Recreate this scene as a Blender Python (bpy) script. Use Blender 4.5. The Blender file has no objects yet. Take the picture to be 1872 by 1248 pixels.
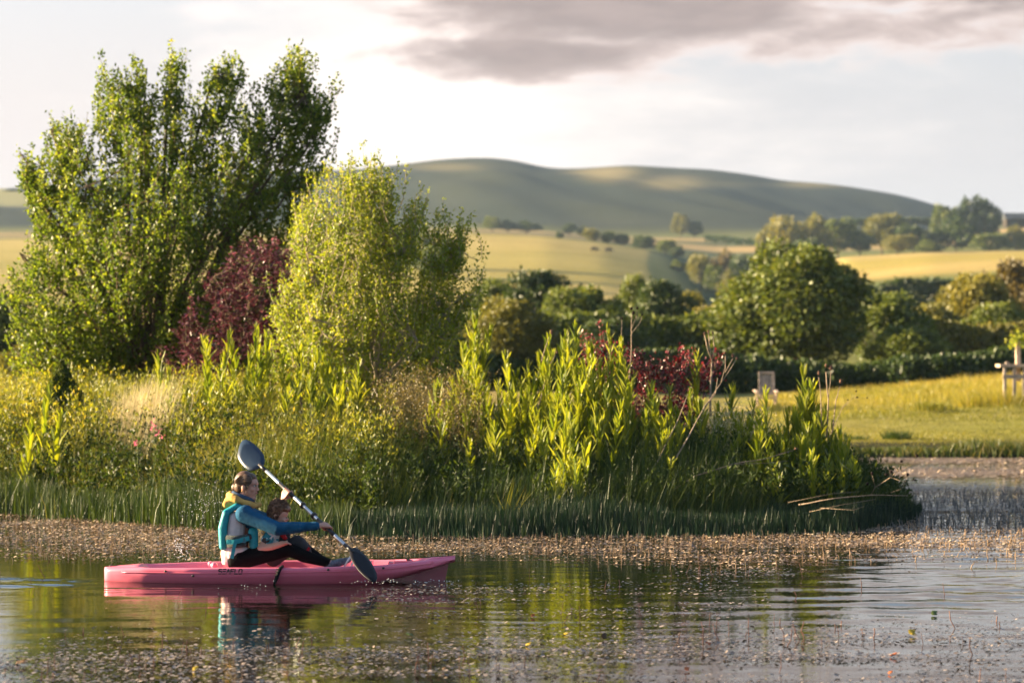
import bpy, bmesh, math, random
import numpy as np
from mathutils import Vector, Matrix, noise as mnoise

random.seed(11)
rng = np.random.default_rng(11)
sc = bpy.context.scene
COL = sc.collection
R = math.radians

# ------------------------------------------------------------------ camera, light, sky
F, CX, HY, CH = 4404.0, 936.0, 640.0, 2.0      # focal length in photo pixels, centre column, horizon row, eye height
cam = bpy.data.cameras.new('camera'); camo = bpy.data.objects.new('camera', cam); COL.objects.link(camo)
camo.location = (0, 0, CH)
camo.rotation_euler = (R(90) + math.atan(16 / F), 0, 0)
cam.sensor_width = 36.0; cam.lens = 36.0 * F / 1872.0
cam.clip_start = 0.1; cam.clip_end = 9000
cam.dof.use_dof = True; cam.dof.focus_distance = 20.9; cam.dof.aperture_fstop = 2.15
sc.camera = camo

SUN_AZ, SUN_EL = R(-80), R(13)
sun = bpy.data.lights.new('sun', 'SUN'); suno = bpy.data.objects.new('sun', sun); COL.objects.link(suno)
sun.energy = 5.0; sun.angle = R(0.6); sun.color = (1.0, 0.76, 0.47)
sdir = Vector((math.sin(SUN_AZ) * math.cos(SUN_EL), math.cos(SUN_AZ) * math.cos(SUN_EL), math.sin(SUN_EL)))
suno.rotation_euler = sdir.to_track_quat('Z', 'Y').to_euler()

vs = sc.view_settings
vs.view_transform = 'Standard'; vs.look = 'None'; vs.gamma = 1.0; vs.use_curve_mapping = False
vs.exposure = 2.5
sc.render.engine = 'CYCLES'
try:
    sc.cycles.use_denoising = True
    sc.cycles.denoiser = 'OPENIMAGEDENOISE'
except Exception:
    pass
sc.cycles.max_bounces = 7; sc.cycles.diffuse_bounces = 3; sc.cycles.glossy_bounces = 3
sc.cycles.transmission_bounces = 3; sc.cycles.volume_bounces = 0; sc.cycles.transparent_max_bounces = 8
sc.cycles.caustics_reflective = False; sc.cycles.caustics_refractive = False
sc.cycles.sample_clamp_indirect = 4.0


class NT:
    """tiny helper to write node graphs"""
    def __init__(s, tree): s.t = tree; tree.nodes.clear()
    def n(s, typ, ins=None, **kw):
        nd = s.t.nodes.new(typ)
        for k, v in kw.items(): setattr(nd, k, v)
        for k, v in (ins or {}).items():
            sk = nd.inputs[k]
            if isinstance(v, bpy.types.NodeSocket): s.t.links.new(v, sk)
            else: sk.default_value = v
        return nd
    def m(s, op, a, b=0.0, c=None, clamp=False):
        ins = {0: a, 1: b}
        if c is not None: ins[2] = c
        return s.n('ShaderNodeMath', ins, operation=op, use_clamp=clamp).outputs[0]
    def ss(s, v, a, b, lo=0.0, hi=1.0):
        return s.n('ShaderNodeMapRange', {0: v, 1: a, 2: b, 3: lo, 4: hi}, interpolation_type='SMOOTHSTEP').outputs[0]
    def mix(s, f, a, b, blend='MIX'):
        nd = s.t.nodes.new('ShaderNodeMix'); nd.data_type = 'RGBA'; nd.blend_type = blend
        for k, v in ((0, f), (6, a), (7, b)):
            if isinstance(v, bpy.types.NodeSocket): s.t.links.new(v, nd.inputs[k])
            else: nd.inputs[k].default_value = v if k == 0 else (*v[:3], 1)
        return nd.outputs[2]
    def noise(s, scale, detail=4, rough=.55, vec=None, dist=0.0):
        ins = {'Scale': scale, 'Detail': detail, 'Roughness': rough, 'Distortion': dist}
        if vec is not None: ins['Vector'] = vec
        return s.n('ShaderNodeTexNoise', ins).outputs[0]
    def ramp(s, f, stops, interp='LINEAR'):
        nd = s.n('ShaderNodeValToRGB', {0: f}); cr = nd.color_ramp; cr.interpolation = interp
        while len(cr.elements) < len(stops): cr.elements.new(0.5)
        for e, (p, c) in zip(cr.elements, stops): e.position = p; e.color = (*c[:3], 1)
        return nd.outputs[0]


world = bpy.data.worlds.new("World"); sc.world = world; world.use_nodes = True
g = NT(world.node_tree)
sky = g.n('ShaderNodeTexSky'); sky.sky_type = 'NISHITA'; sky.sun_disc = False
sky.sun_elevation = SUN_EL; sky.sun_rotation = SUN_AZ; sky.dust_density = 1.6
co = g.n('ShaderNodeTexCoord').outputs['Generated']
xyz = g.n('ShaderNodeSeparateXYZ', {0: co})
X_, Y_, Z_ = xyz.outputs
el = g.m('MULTIPLY', g.m('ARCSINE', Z_), 57.2958)
az = g.m('MULTIPLY', g.m('ARCTAN2', X_, Y_), 57.2958)
# thin pale veil of haze that whitens the sky towards the horizon everywhere
veil = g.ss(el, 4.0, 17.0, 0.97, 0.0)
base = g.mix(1.0, sky.outputs[0], (0.92, 0.95, 1.05), 'MULTIPLY')
warmth = g.ss(az, -14.0, 12.0)
veilcol = g.mix(warmth, (3.25, 2.92, 2.85), (2.55, 2.45, 2.52))
skyc = g.mix(veil, base, veilcol)
# clouds
cv = g.n('ShaderNodeCombineXYZ', {0: g.m('MULTIPLY', az, 0.24), 1: g.m('MULTIPLY', el, 0.85), 2: 0.0}).outputs[0]
n1 = g.noise(0.55, 7, .6, cv, .5)
n2 = g.noise(1.7, 6, .62, cv, .3)
nn = g.m('ADD', g.m('MULTIPLY', g.m('SUBTRACT', n1, .5), 1.7), g.m('MULTIPLY', g.m('SUBTRACT', n2, .5), .85))


def blob(a0, e0, ra, re, k=1.0):
    da = g.m('DIVIDE', g.m('SUBTRACT', az, a0), ra); de = g.m('DIVIDE', g.m('SUBTRACT', el, e0), re)
    r = g.m('SQRT', g.m('ADD', g.m('MULTIPLY', da, da), g.m('MULTIPLY', de, de)))
    return g.m('MULTIPLY', g.m('SUBTRACT', 1.0, r), k)


high = g.ss(el, 11.0, 22.0, -1.2, -0.12)                                    # broken cloud goes on overhead
main = g.m('MAXIMUM', g.m('MAXIMUM', blob(12.0, 9.0, 6.0, 1.9), blob(7.5, 8.9, 7.0, 1.4)), g.m('MAXIMUM', blob(3.4, 8.2, 7.8, 1.9), blob(9.5, 9.1, 9.5, 1.5)))
low = blob(0.9, 7.0, 5.0, .8, .8)
field = g.m('MAXIMUM', g.m('MAXIMUM', main, low), high)
cm = g.m('ADD', field, g.m('MULTIPLY', nn, .85))
cmask = g.ss(cm, 0.0, 0.34)
edge = g.ss(cm, 0.04, 0.62)
ccol = g.mix(edge, (4.2, 3.5, 3.25), (1.42, 1.10, 1.06))
ccol = g.mix(g.ss(n2, .35, .7, 0.0, .55), ccol, (2.1, 1.62, 1.52))
bright = g.m('MAXIMUM', g.m('MAXIMUM', blob(-2.4, 5.8, 6.0, 4.4), blob(0.8, 4.6, 9.0, 3.4, .5)), blob(-1.5, 7.7, 3.6, 1.8))
bmask = g.ss(g.m('ADD', bright, g.m('MULTIPLY', nn, .7)), -.1, .95)
wisp = g.ss(g.m('ADD', blob(-7.2, 7.5, 1.3, 1.2), g.m('MULTIPLY', nn, 2.2)), .45, 1.3, 0, .6)
skyc = g.mix(wisp, skyc, (3.9, 3.5, 3.4))
skyc = g.mix(g.m('MULTIPLY', bmask, .9), skyc, (4.7, 4.2, 3.85))
skyc = g.mix(g.m('MULTIPLY', cmask, .96), skyc, ccol)
bg = g.n('ShaderNodeBackground', {0: skyc, 1: 0.05})
out = g.n('ShaderNodeOutputWorld', {0: bg.outputs[0]})

# ------------------------------------------------------------------ helpers


def at(px, py, Y):
    return Vector(((px - CX) / F * Y, Y, CH - (py - HY) / F * Y))


def up_(x, Y): return x * F / Y + CX


def mesh_np(name, V, faces, mat=None, tint=None, smooth=False, parent=None, link=True):
    """V (n,3); faces: array (m,k) or list of such arrays; tint: per-face values"""
    if not isinstance(faces, (list, tuple)): faces = [faces]
    me = bpy.data.meshes.new(name)
    V = np.ascontiguousarray(V, dtype=np.float32)
    me.vertices.add(len(V)); me.vertices.foreach_set('co', V.ravel())
    loops = np.concatenate([f.ravel() for f in faces]).astype(np.int32)
    tot = np.concatenate([np.full(len(f), f.shape[1]) for f in faces]).astype(np.int32)
    start = np.concatenate([[0], np.cumsum(tot)[:-1]]).astype(np.int32)
    me.loops.add(len(loops)); me.loops.foreach_set('vertex_index', loops)
    me.polygons.add(len(tot)); me.polygons.foreach_set('loop_start', start)
    me.polygons.foreach_set('loop_total', tot)
    if smooth: me.polygons.foreach_set('use_smooth', np.ones(len(tot), dtype=bool))
    me.update(calc_edges=True)
    if tint is not None:
        a = me.attributes.new('tint', 'FLOAT', 'FACE'); a.data.foreach_set('value', np.asarray(tint, dtype=np.float32))
    if mat: me.materials.append(mat)
    if not link: return me
    o = bpy.data.objects.new(name, me); COL.objects.link(o)
    if parent: attach(o, parent)
    return o


def attach(o, parent):
    o.parent = parent
    o.matrix_parent_inverse = Matrix.Translation(-parent.location) if not parent.parent else \
        Matrix.Translation(-(parent.location + parent.parent.location) if parent.type == 'EMPTY' else -parent.parent.location)


def tag(o, label=None, cat=None, group=None, kind=None):
    if label: o['label'] = label
    if cat: o['category'] = cat
    if group: o['group'] = group
    if kind: o['kind'] = kind
    return o


def thing(name, label, cat, loc=(0, 0, 0), group=None):
    o = bpy.data.objects.new(name, None); COL.objects.link(o); o.location = loc; o.empty_display_size = .2
    return tag(o, label, cat, group)


class MB:
    """collects simple shapes into one mesh"""
    def __init__(s): s.v = []; s.f = []
    def add(s, vs_, fs_):
        b = len(s.v); s.v += [tuple(v) for v in vs_]; s.f += [tuple(i + b for i in f) for f in fs_]
    def tube(s, pts, rad, k=6, cap=True):
        pts = [Vector(p) for p in pts]
        if not isinstance(rad, (list, tuple)): rad = [rad] * len(pts)
        rings = []
        for i, p in enumerate(pts):
            d = (pts[min(i + 1, len(pts) - 1)] - pts[max(i - 1, 0)]).normalized()
            a = d.cross(Vector((0.13, 1, 0.07)) if abs(d.y) < .9 else Vector((1, 0, 0))).normalized(); b = d.cross(a)
            rings.append([p + (a * math.cos(t) + b * math.sin(t)) * rad[i] for t in [2 * math.pi * j / k for j in range(k)]])
        vs_ = [v for r in rings for v in r]
        fs_ = [(i * k + j, i * k + (j + 1) % k, (i + 1) * k + (j + 1) % k, (i + 1) * k + j) for i in range(len(pts) - 1) for j in range(k)]
        if cap: fs_ += [tuple(reversed(range(k))), tuple((len(pts) - 1) * k + j for j in range(k))]
        s.add(vs_, fs_); return s
    def box(s, c, size, rot=None, bev=0.0):
        c = Vector(c); hx, hy, hz = [q / 2 for q in size]; M = rot or Matrix.Identity(3)
        vs_ = [c + M @ Vector((x * hx, y * hy, z * hz)) for x in (-1, 1) for y in (-1, 1) for z in (-1, 1)]
        s.add(vs_, [(0, 1, 3, 2), (4, 6, 7, 5), (0, 4, 5, 1), (2, 3, 7, 6), (0, 2, 6, 4), (1, 5, 7, 3)]); return s
    def ell(s, c, r, rot=None, nu=10, nv=7):
        c = Vector(c); M = rot or Matrix.Identity(3)
        if not isinstance(r, (list, tuple)): r = (r, r, r)
        vs_ = [c + M @ Vector((0, 0, -r[2]))]
        for j in range(1, nv):
            t = math.pi * j / nv
            for i in range(nu):
                a = 2 * math.pi * i / nu
                vs_.append(c + M @ Vector((r[0] * math.sin(t) * math.cos(a), r[1] * math.sin(t) * math.sin(a), -r[2] * math.cos(t))))
        vs_.append(c + M @ Vector((0, 0, r[2])))
        fs_ = [(0, 1 + (i + 1) % nu, 1 + i) for i in range(nu)]
        for j in range(nv - 2):
            for i in range(nu):
                a = 1 + j * nu
                fs_.append((a + i, a + (i + 1) % nu, a + nu + (i + 1) % nu, a + nu + i))
        L = len(vs_) - 1; a = 1 + (nv - 2) * nu
        fs_ += [(L, a + i, a + (i + 1) % nu) for i in range(nu)]
        s.add(vs_, fs_); return s
    def mesh(s, name, mat=None, smooth=True):
        me = bpy.data.meshes.new(name); me.from_pydata(s.v, [], s.f); me.update()
        if smooth: me.polygons.foreach_set('use_smooth', np.ones(len(s.f), dtype=bool))
        if mat: me.materials.append(mat)
        return me
    def build(s, name, mat=None, parent=None, smooth=True):
        o = bpy.data.objects.new(name, s.mesh(name, mat, smooth)); COL.objects.link(o)
        if parent: attach(o, parent)
        return o


def principled(name, color, rough=.5, spec=.5, bump=0.0, bscale=40.0, var=0.0, vscale=8.0, metal=0.0, sss=0.0, coat=0.0, dirt=None):
    m = bpy.data.materials.new(name); m.use_nodes = True; g = NT(m.node_tree)
    tc = g.n('ShaderNodeTexCoord').outputs['Object']
    p = g.n('ShaderNodeBsdfPrincipled', {'Base Color': (*color, 1), 'Roughness': rough, 'Specular IOR Level': spec, 'Metallic': metal})
    if sss:
        p.inputs['Subsurface Weight'].default_value = sss; p.inputs['Subsurface Radius'].default_value = (.02, .008, .004)
        p.inputs['Subsurface Scale'].default_value = .4
    if coat: p.inputs['Coat Weight'].default_value = coat
    if var:
        nz = g.noise(vscale, 5, .6, tc)
        c = g.mix(g.ss(nz, .3, .7), tuple(q * (1 - var) for q in color), tuple(min(1, q * (1 + var)) for q in color))
        if dirt is not None:
            c = g.mix(g.ss(g.noise(vscale * 2.7, 6, .7, tc), .52, .72, 0, .6), c, dirt)
        g.t.links.new(c, p.inputs['Base Color'])
    if bump:
        b = g.n('ShaderNodeBump', {'Strength': bump, 'Distance': .01, 'Height': g.noise(bscale, 4, .6, tc)})
        g.t.links.new(b.outputs[0], p.inputs['Normal'])
    g.n('ShaderNodeOutputMaterial', {0: p.outputs[0]})
    return m


def leafmat(name, stops, trans=.4, rough=.42, spec=.35, tcol=(1.5, 1.35, .5)):
    """foliage: colour from each leaf's own tint value, light passes through the blade"""
    m = bpy.data.materials.new(name); m.use_nodes = True; g = NT(m.node_tree)
    t = g.n('ShaderNodeAttribute', attribute_name='tint').outputs['Fac']
    oi = g.n('ShaderNodeObjectInfo').outputs['Random']
    f = g.m('ADD', t, g.m('MULTIPLY', g.m('SUBTRACT', oi, .5), .16), clamp=True)
    n = len(stops)
    c = g.ramp(f, [(i / (n - 1), s) for i, s in enumerate(stops)])
    p = g.n('ShaderNodeBsdfPrincipled', {'Base Color': c, 'Roughness': rough, 'Specular IOR Level': spec})
    tc = g.mix(1.0, c, tcol, 'MULTIPLY')
    tr = g.n('ShaderNodeBsdfTranslucent', {0: tc})
    mx = g.n('ShaderNodeMixShader', {0: trans, 1: p.outputs[0], 2: tr.outputs[0]})
    g.n('ShaderNodeOutputMaterial', {0: mx.outputs[0]})
    return m


def unit(A): return A / np.maximum(np.linalg.norm(A, axis=1, keepdims=True), 1e-9)


def leaves_np(P, D, L, W, fold=.12, N=None):
    """folded four-point leaf blades"""
    n = len(P); D = unit(D)
    q = rng.normal(size=(n, 3)) if N is None else np.cross(D, N)
    S = unit(np.cross(D, q)) if N is None else unit(q)
    Nn = np.cross(S, D)
    L = np.broadcast_to(L, n)[:, None]; W = np.broadcast_to(W, n)[:, None]
    V = np.stack([P, P + D * L * .45 + S * W * .5 + Nn * W * fold * 2, P + D * L, P + D * L * .45 - S * W * .5 + Nn * W * fold * 2], 1).reshape(-1, 3)
    b = np.arange(n)[:, None] * 4
    T = np.concatenate([b + [0, 1, 2], b + [0, 2, 3]], 1).reshape(-1, 3)
    return V, T


def blades_np(P, H, W, lean, az_, k=3):
    """grass blades: tapered, bent strips; P base, H height, lean sideways reach"""
    n = len(P); d = np.stack([np.cos(az_), np.sin(az_), np.zeros(n)], 1)
    fa = rng.uniform(0, 2 * np.pi, n); s = np.stack([np.cos(fa), np.sin(fa) * .5, np.zeros(n)], 1)
    lv = []
    for t, w in ((0, 1.0), (.5, .8), (1, 0)):
        c = P + d * (lean * t * t)[:, None]; c = c.copy(); c[:, 2] += H * (t - .25 * t * t * np.minimum(1, lean / np.maximum(H, .01)))
        if w > 0: lv += [c - s * (W * w / 2)[:, None], c + s * (W * w / 2)[:, None]]
        else: lv += [c]
    V = np.stack(lv, 1).reshape(-1, 3); b = np.arange(n)[:, None] * 5
    T = np.concatenate([b + [0, 1, 3], b + [0, 3, 2], b + [2, 3, 4]], 1).reshape(-1, 3)
    return V, T


def fbm(x, y, s=1.0, seed=0):
    """cheap smooth noise on arrays, about -1..1"""
    r = np.zeros_like(x, dtype=float); a = 1.0; rs = np.random.RandomState(seed)
    for o in range(5):
        for _ in range(3):
            th = rs.uniform(0, 6.283); ph = rs.uniform(0, 6.283); f = s * (2 ** o) * rs.uniform(.7, 1.3)
            r += a * np.sin((x * math.cos(th) + y * math.sin(th)) * f + ph) / 3
        a *= .55
    return r / 1.3


def sm(t, a, b):
    t = np.clip((t - a) / (b - a), 0, 1); return t * t * (3 - 2 * t)


def inpoly(x, y, poly):
    ins = np.zeros(len(x), bool); n = len(poly)
    for i in range(n):
        x1, y1 = poly[i]; x2, y2 = poly[(i + 1) % n]
        c = ((y1 > y) != (y2 > y)) & (x < (x2 - x1) * (y - y1) / (y2 - y1 + 1e-9) + x1)
        ins ^= c
    return ins


def edgedist(x, y, poly):
    d = np.full(len(x), 1e9); n = len(poly)
    for i in range(n):
        a = np.array(poly[i], float); b = np.array(poly[(i + 1) % n], float); ab = b - a
        t = np.clip(((x - a[0]) * ab[0] + (y - a[1]) * ab[1]) / (ab @ ab + 1e-9), 0, 1)
        d = np.minimum(d, np.hypot(x - a[0] - t * ab[0], y - a[1] - t * ab[1]))
    return d


def solid(parts, name, mat, voxel=.006, smooth=4, parent=None):
    """one continuous skin round a set of overlapping volumes: ('c', p0, p1, r0, r1) tapered limb, ('e', centre, radii, rot) mass"""
    mb = MB()
    for q in parts:
        if q[0] == 'c':
            p0, p1 = Vector(q[1]), Vector(q[2]); r0, r1 = q[3], q[4]; L = (p1 - p0).length
            n = max(2, int(L / (min(r0, r1) * .28)) + 1)
            for i in range(n):
                t = i / (n - 1); mb.ell(p0.lerp(p1, t), r0 + (r1 - r0) * t, nu=12, nv=8)
        else:
            mb.ell(q[1], q[2], q[3] if len(q) > 3 else None, nu=20, nv=14)
    tmp = mb.build(name + '_tmp', None)
    md = tmp.modifiers.new('r', 'REMESH'); md.mode = 'VOXEL'; md.voxel_size = voxel; md.use_smooth_shade = True
    if smooth:
        m2 = tmp.modifiers.new('s', 'SMOOTH'); m2.iterations = smooth; m2.factor = .5
    dg = bpy.context.evaluated_depsgraph_get()
    me = bpy.data.meshes.new_from_object(tmp.evaluated_get(dg))
    old = tmp.data; bpy.data.objects.remove(tmp); bpy.data.meshes.remove(old)
    me.name = name; me.materials.clear(); me.materials.append(mat)
    me.polygons.foreach_set('use_smooth', np.ones(len(me.polygons), dtype=bool))
    o = bpy.data.objects.new(name, me); COL.objects.link(o)
    if parent: attach(o, parent)
    return o


# ------------------------------------------------------------------ terrain: banks, meadow, fields, hills
UC = np.array([-900, 0, 600, 850, 1000, 1100, 1200, 1320, 1430, 1540, 1700, 1872, 2600], float)
RIDGE = ([-900, -200, 0, 60, 200, 640, 740, 800, 850, 890, 940, 1000, 1050, 1150, 1230, 1300, 1380, 1430, 1510, 1560, 1640, 1700, 1760, 1872, 2600],
         [400, 352, 347, 343, 325, 312, 301, 293, 290, 289, 294, 309, 310, 303, 308, 311, 322, 332, 337, 344, 357, 373, 395, 408, 425])
LAY = [  # distance, photo rows along UC at that distance
    (44.6, None, -.08), (46.2, None, .22),
    (75, [715, 715, 715, 715, 715, 718, 722, 730, 722, 716, 704, 690, 680], None),
    (100, [708, 708, 708, 708, 708, 706, 706, 706, 704, 700, 690, 680, 670], None),
    (170, [655, 655, 655, 655, 655, 655, 655, 650, 650, 640, 640, 630, 620], None),
    (300, [600, 600, 585, 575, 572, 572, 572, 572, 560, 540, 535, 520, 500], None),
    (400, [540, 540, 540, 535, 535, 538, 548, 562, 540, 508, 490, 482, 470], None),
    (550, [480, 480, 480, 472, 468, 474, 490, 548, 545, 474, 463, 459, 455], None),
    (700, [440, 440, 430, 423, 430, 441, 458, 505, 500, 470, 459, 458, 450], None),
    (780, [438, 438, 430, 428, 436, 446, 460, 480, 478, 470, 462, 450, 445], None),
    (950, [430, 430, 425, 422, 428, 436, 440, 442, 440, 438, 432, 418, 420], None),
    (1080, [420, 420, 418, 416, 420, 430, 431, 430, 428, 430, 424, 408, 415], None)]


def build_height():
    us = np.arange(-900, 2601, 10.0)
    Yl = np.concatenate([[44.6, 45.2, 46.2, 48], np.geomspace(51, 1080, 110), np.linspace(1095, 1650, 46), np.linspace(1720, 2500, 8)])
    D = []; Zs = []
    for d, rows, z in LAY:
        D.append(d)
        Zs.append(np.full(len(us), z) if rows is None else CH - (np.interp(us, UC, rows) - HY) / F * d)
    rid = CH - (np.interp(us, *RIDGE) - 3 - HY) / F * 1620
    k = np.ones(5) / 5; rid = np.convolve(np.pad(rid, 2, 'edge'), k, 'valid')
    z0 = Zs[-1]
    for t in (.25, .5, .75, 1.0):
        d = 1080 + 540 * t; D.append(d); q0 = (z0 - CH) / 1080; q1 = (rid - CH) / 1620
        Zs.append(CH + d * (q0 + (q1 - q0) * math.sin(t * math.pi / 2)))
    D.append(2500); Zs.append(rid - 60)
    D = np.array(D); Zs = np.array(Zs)
    Z = np.array([np.interp(Yl, D, Zs[:, j]) for j in range(len(us))]).T
    # soften the breaks along the distance axis and across
    for _ in range(3):
        Zn = Z.copy(); Zn[5:-1] = (Z[4:-2] + 2 * Z[5:-1] + Z[6:]) / 4
        Zn[5:, 1:-1] = (Zn[5:, :-2] + 2 * Zn[5:, 1:-1] + Zn[5:, 2:]) / 4; Z = Zn
    U, YY = np.meshgrid(us, Yl); XX = (U - CX) / F * YY
    amp = sm(YY, 1100, 1220) * (1 - sm(YY, 1340, 1520))
    gul = fbm(XX * .9 + YY * .35, YY * .25, .016, 3)
    Z = Z + amp * (gul - .55) * 15.0
    Z = Z + fbm(XX, YY, .35, 5) * .035 * sm(YY, 47, 60) * (1 - sm(YY, 100, 200)) + fbm(XX, YY, .02, 8) * .5 * sm(YY, 250, 400) * (1 - sm(YY, 650, 800))
    return us, Yl, Z, XX, YY, U


US, YL, ZG, XG, YG, UG = build_height()


def hz(u, Y):
    i = np.clip(np.interp(Y, YL, np.arange(len(YL))), 0, len(YL) - 1.001); j = np.clip((u - US[0]) / 10.0, 0, len(US) - 1.001)
    i0 = int(i); j0 = int(j); fi = i - i0; fj = j - j0
    return (ZG[i0, j0] * (1 - fi) * (1 - fj) + ZG[i0 + 1, j0] * fi * (1 - fj) + ZG[i0, j0 + 1] * (1 - fi) * fj + ZG[i0 + 1, j0 + 1] * fi * fj)


def hz_np(u, Y):
    i = np.clip(np.interp(Y, YL, np.arange(len(YL))), 0, len(YL) - 1.001); j = np.clip((u - US[0]) / 10.0, 0, len(US) - 1.001)
    i0 = i.astype(int); j0 = j.astype(int); fi = i - i0; fj = j - j0
    return (ZG[i0, j0] * (1 - fi) * (1 - fj) + ZG[i0 + 1, j0] * fi * (1 - fj) + ZG[i0, j0 + 1] * (1 - fi) * fj + ZG[i0 + 1, j0 + 1] * fi * fj)


def lerp3(a, b, t): return a * (1 - t[..., None]) + b * t[..., None]


def land_colour():
    c = np.zeros(UG.shape + (3,)); c[:] = (.15, .16, .045)
    n = fbm(XG, YG, .25, 21); n2 = fbm(XG, YG, .03, 22)
    meadow = lerp3(np.array((.19, .20, .035)), np.array((.34, .27, .09)), np.clip(.35 + n * .5 + sm(YG, 52, 66) * .4, 0, 1))
    c = lerp3(c, meadow, 1 - sm(YG, 95, 130))
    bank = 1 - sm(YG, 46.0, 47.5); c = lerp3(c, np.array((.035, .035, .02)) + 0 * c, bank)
    hay = lerp3(np.array((.31, .27, .075)), np.array((.43, .34, .115)), np.clip(.5 + n2 * .7, 0, 1))
    row = HY - (ZG - CH) / YG * F
    spur = sm(YG, 290, 350) * (1 - sm(YG, 745, 790)) * (1 - sm(UG, 1400, 1460))
    c = lerp3(c, hay, spur)
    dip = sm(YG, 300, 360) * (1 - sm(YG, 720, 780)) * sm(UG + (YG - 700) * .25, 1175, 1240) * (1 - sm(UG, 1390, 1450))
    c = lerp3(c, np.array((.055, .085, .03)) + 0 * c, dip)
    f2 = sm(YG, 350, 385) * (1 - sm(YG, 640, 690)) * sm(UG, 1480, 1540)
    c = lerp3(c, lerp3(np.array((.36, .29, .07)), np.array((.45, .34, .12)), np.clip(.5 + n2, 0, 1)), f2)
    far = sm(YG, 800, 830) * (1 - sm(YG, 1000, 1080))
    st = np.clip(.5 + 1.2 * np.sin(YG * .06 + UG * .004), 0, 1)
    c = lerp3(c, lerp3(np.array((.08, .10, .045)), np.array((.42, .30, .13)), st), far)
    moor_shade = sm(YG, 1060, 1130)
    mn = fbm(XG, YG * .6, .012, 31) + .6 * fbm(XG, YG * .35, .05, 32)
    mc = lerp3(np.array((.014, .024, .022)), np.array((.036, .042, .026)), np.clip(.5 + mn * .8, 0, 1))  # moorland green, darkened to carry the hill's shade in its colour
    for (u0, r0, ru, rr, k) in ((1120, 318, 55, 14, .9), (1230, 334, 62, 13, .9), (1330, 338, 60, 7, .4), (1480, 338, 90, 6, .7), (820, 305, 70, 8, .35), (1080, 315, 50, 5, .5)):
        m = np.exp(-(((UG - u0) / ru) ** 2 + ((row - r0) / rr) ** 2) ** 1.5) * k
        mc = lerp3(mc, np.array((.27, .22, .10)) + 0 * mc, m)  # sunlit folds of the hill painted in as paler patches
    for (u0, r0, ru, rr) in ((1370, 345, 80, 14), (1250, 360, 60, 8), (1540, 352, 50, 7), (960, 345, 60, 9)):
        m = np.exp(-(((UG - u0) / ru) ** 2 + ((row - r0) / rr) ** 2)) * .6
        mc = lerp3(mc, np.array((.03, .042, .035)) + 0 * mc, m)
    c = lerp3(c, mc, moor_shade)
    lh = (1 - sm(UG, 90, 140)) * sm(YG, 1350, 1420)
    c = lerp3(c, np.array((.24, .23, .10)) + 0 * c, lh)
    return np.clip(c, 0, 1)


nr, nc = ZG.shape
Vt = np.stack([XG, YG, ZG], -1).reshape(-1, 3)
ii = (np.arange(nr - 1)[:, None] * nc + np.arange(nc - 1)[None, :]).ravel()
Ft = np.stack([ii, ii + 1, ii + nc + 1, ii + nc], 1)
mland = bpy.data.materials.new('land_grass'); mland.use_nodes = True; g = NT(mland.node_tree)
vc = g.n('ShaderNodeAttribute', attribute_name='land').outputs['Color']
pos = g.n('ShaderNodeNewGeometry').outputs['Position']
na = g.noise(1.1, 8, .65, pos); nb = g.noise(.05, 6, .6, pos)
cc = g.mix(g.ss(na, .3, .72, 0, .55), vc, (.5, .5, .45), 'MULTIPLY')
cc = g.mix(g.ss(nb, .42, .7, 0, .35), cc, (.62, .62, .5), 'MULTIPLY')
bp = g.n('ShaderNodeBump', {'Strength': .6, 'Distance': .25, 'Height': na})
pb = g.n('ShaderNodeBsdfPrincipled', {'Base Color': cc, 'Roughness': .95, 'Specular IOR Level': .05, 'Normal': bp.outputs[0]})
g.n('ShaderNodeOutputMaterial', {0: pb.outputs[0]})
land = mesh_np('terrain', Vt, Ft, mland, smooth=True); tag(land, 'meadow bank, golden fields and dark hills behind the pond', kind='structure')
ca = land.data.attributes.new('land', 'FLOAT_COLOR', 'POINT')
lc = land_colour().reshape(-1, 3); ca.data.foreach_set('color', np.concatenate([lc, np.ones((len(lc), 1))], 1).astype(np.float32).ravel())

mground = principled('ground_turf', (.09, .10, .04), .95, .05, var=.4, vscale=.05)
gm = MB(); gm.add([(-6000, -3000, -.9), (6000, -3000, -.9), (6000, 7000, -.9), (-6000, 7000, -.9)], [(0, 1, 2, 3)])
tag(gm.build('ground', mground, smooth=False), 'low ground running to the horizon under everything', kind='structure')

# ------------------------------------------------------------------ island
IYF = ([-900, -400, 0, 200, 400, 700, 1300, 1550, 1640, 1700], [33, 31, 29.9, 28.6, 27.3, 26.4, 26.6, 27.0, 28.2, 29.9])
IYB = ([-900, 0, 600, 900, 1300, 1500, 1700], [46, 42, 40.5, 37, 34, 32, 30.0])


def island_h(u, Y):
    yf = np.interp(u, *IYF); yb = np.interp(u, *IYB)
    hgt = np.interp(u, [-900, 300, 700, 1300, 1550, 1700], [.75, .7, .55, .42, .28, .02])
    return -.12 + (hgt + .12) * sm(Y - yf, -.25, 3.2) * sm(yb - Y, -.2, 2.5)


iu = np.arange(-900, 1711, 12.0); iv = np.linspace(0, 1, 40)
IU, IV = np.meshgrid(iu, iv)
IY = np.interp(IU, *IYF) - .4 + IV * (np.interp(IU, *IYB) + .4 - np.interp(IU, *IYF))
IX = (IU - CX) / F * IY; IZ = island_h(IU, IY) + fbm(IX, IY, 1.5, 2) * .02
ii = (np.arange(39)[:, None] * len(iu) + np.arange(len(iu) - 1)[None, :]).ravel()
misl = principled('island_soil', (.05, .045, .02), .95, .1, bump=.6, bscale=6, var=.5, vscale=1.5)
tag(mesh_np('island_ground', np.stack([IX, IY, IZ], -1).reshape(-1, 3), np.stack([ii, ii + 1, ii + len(iu) + 1, ii + len(iu)], 1), misl, smooth=True),
    'low muddy ground of the overgrown island', kind='structure')

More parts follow.
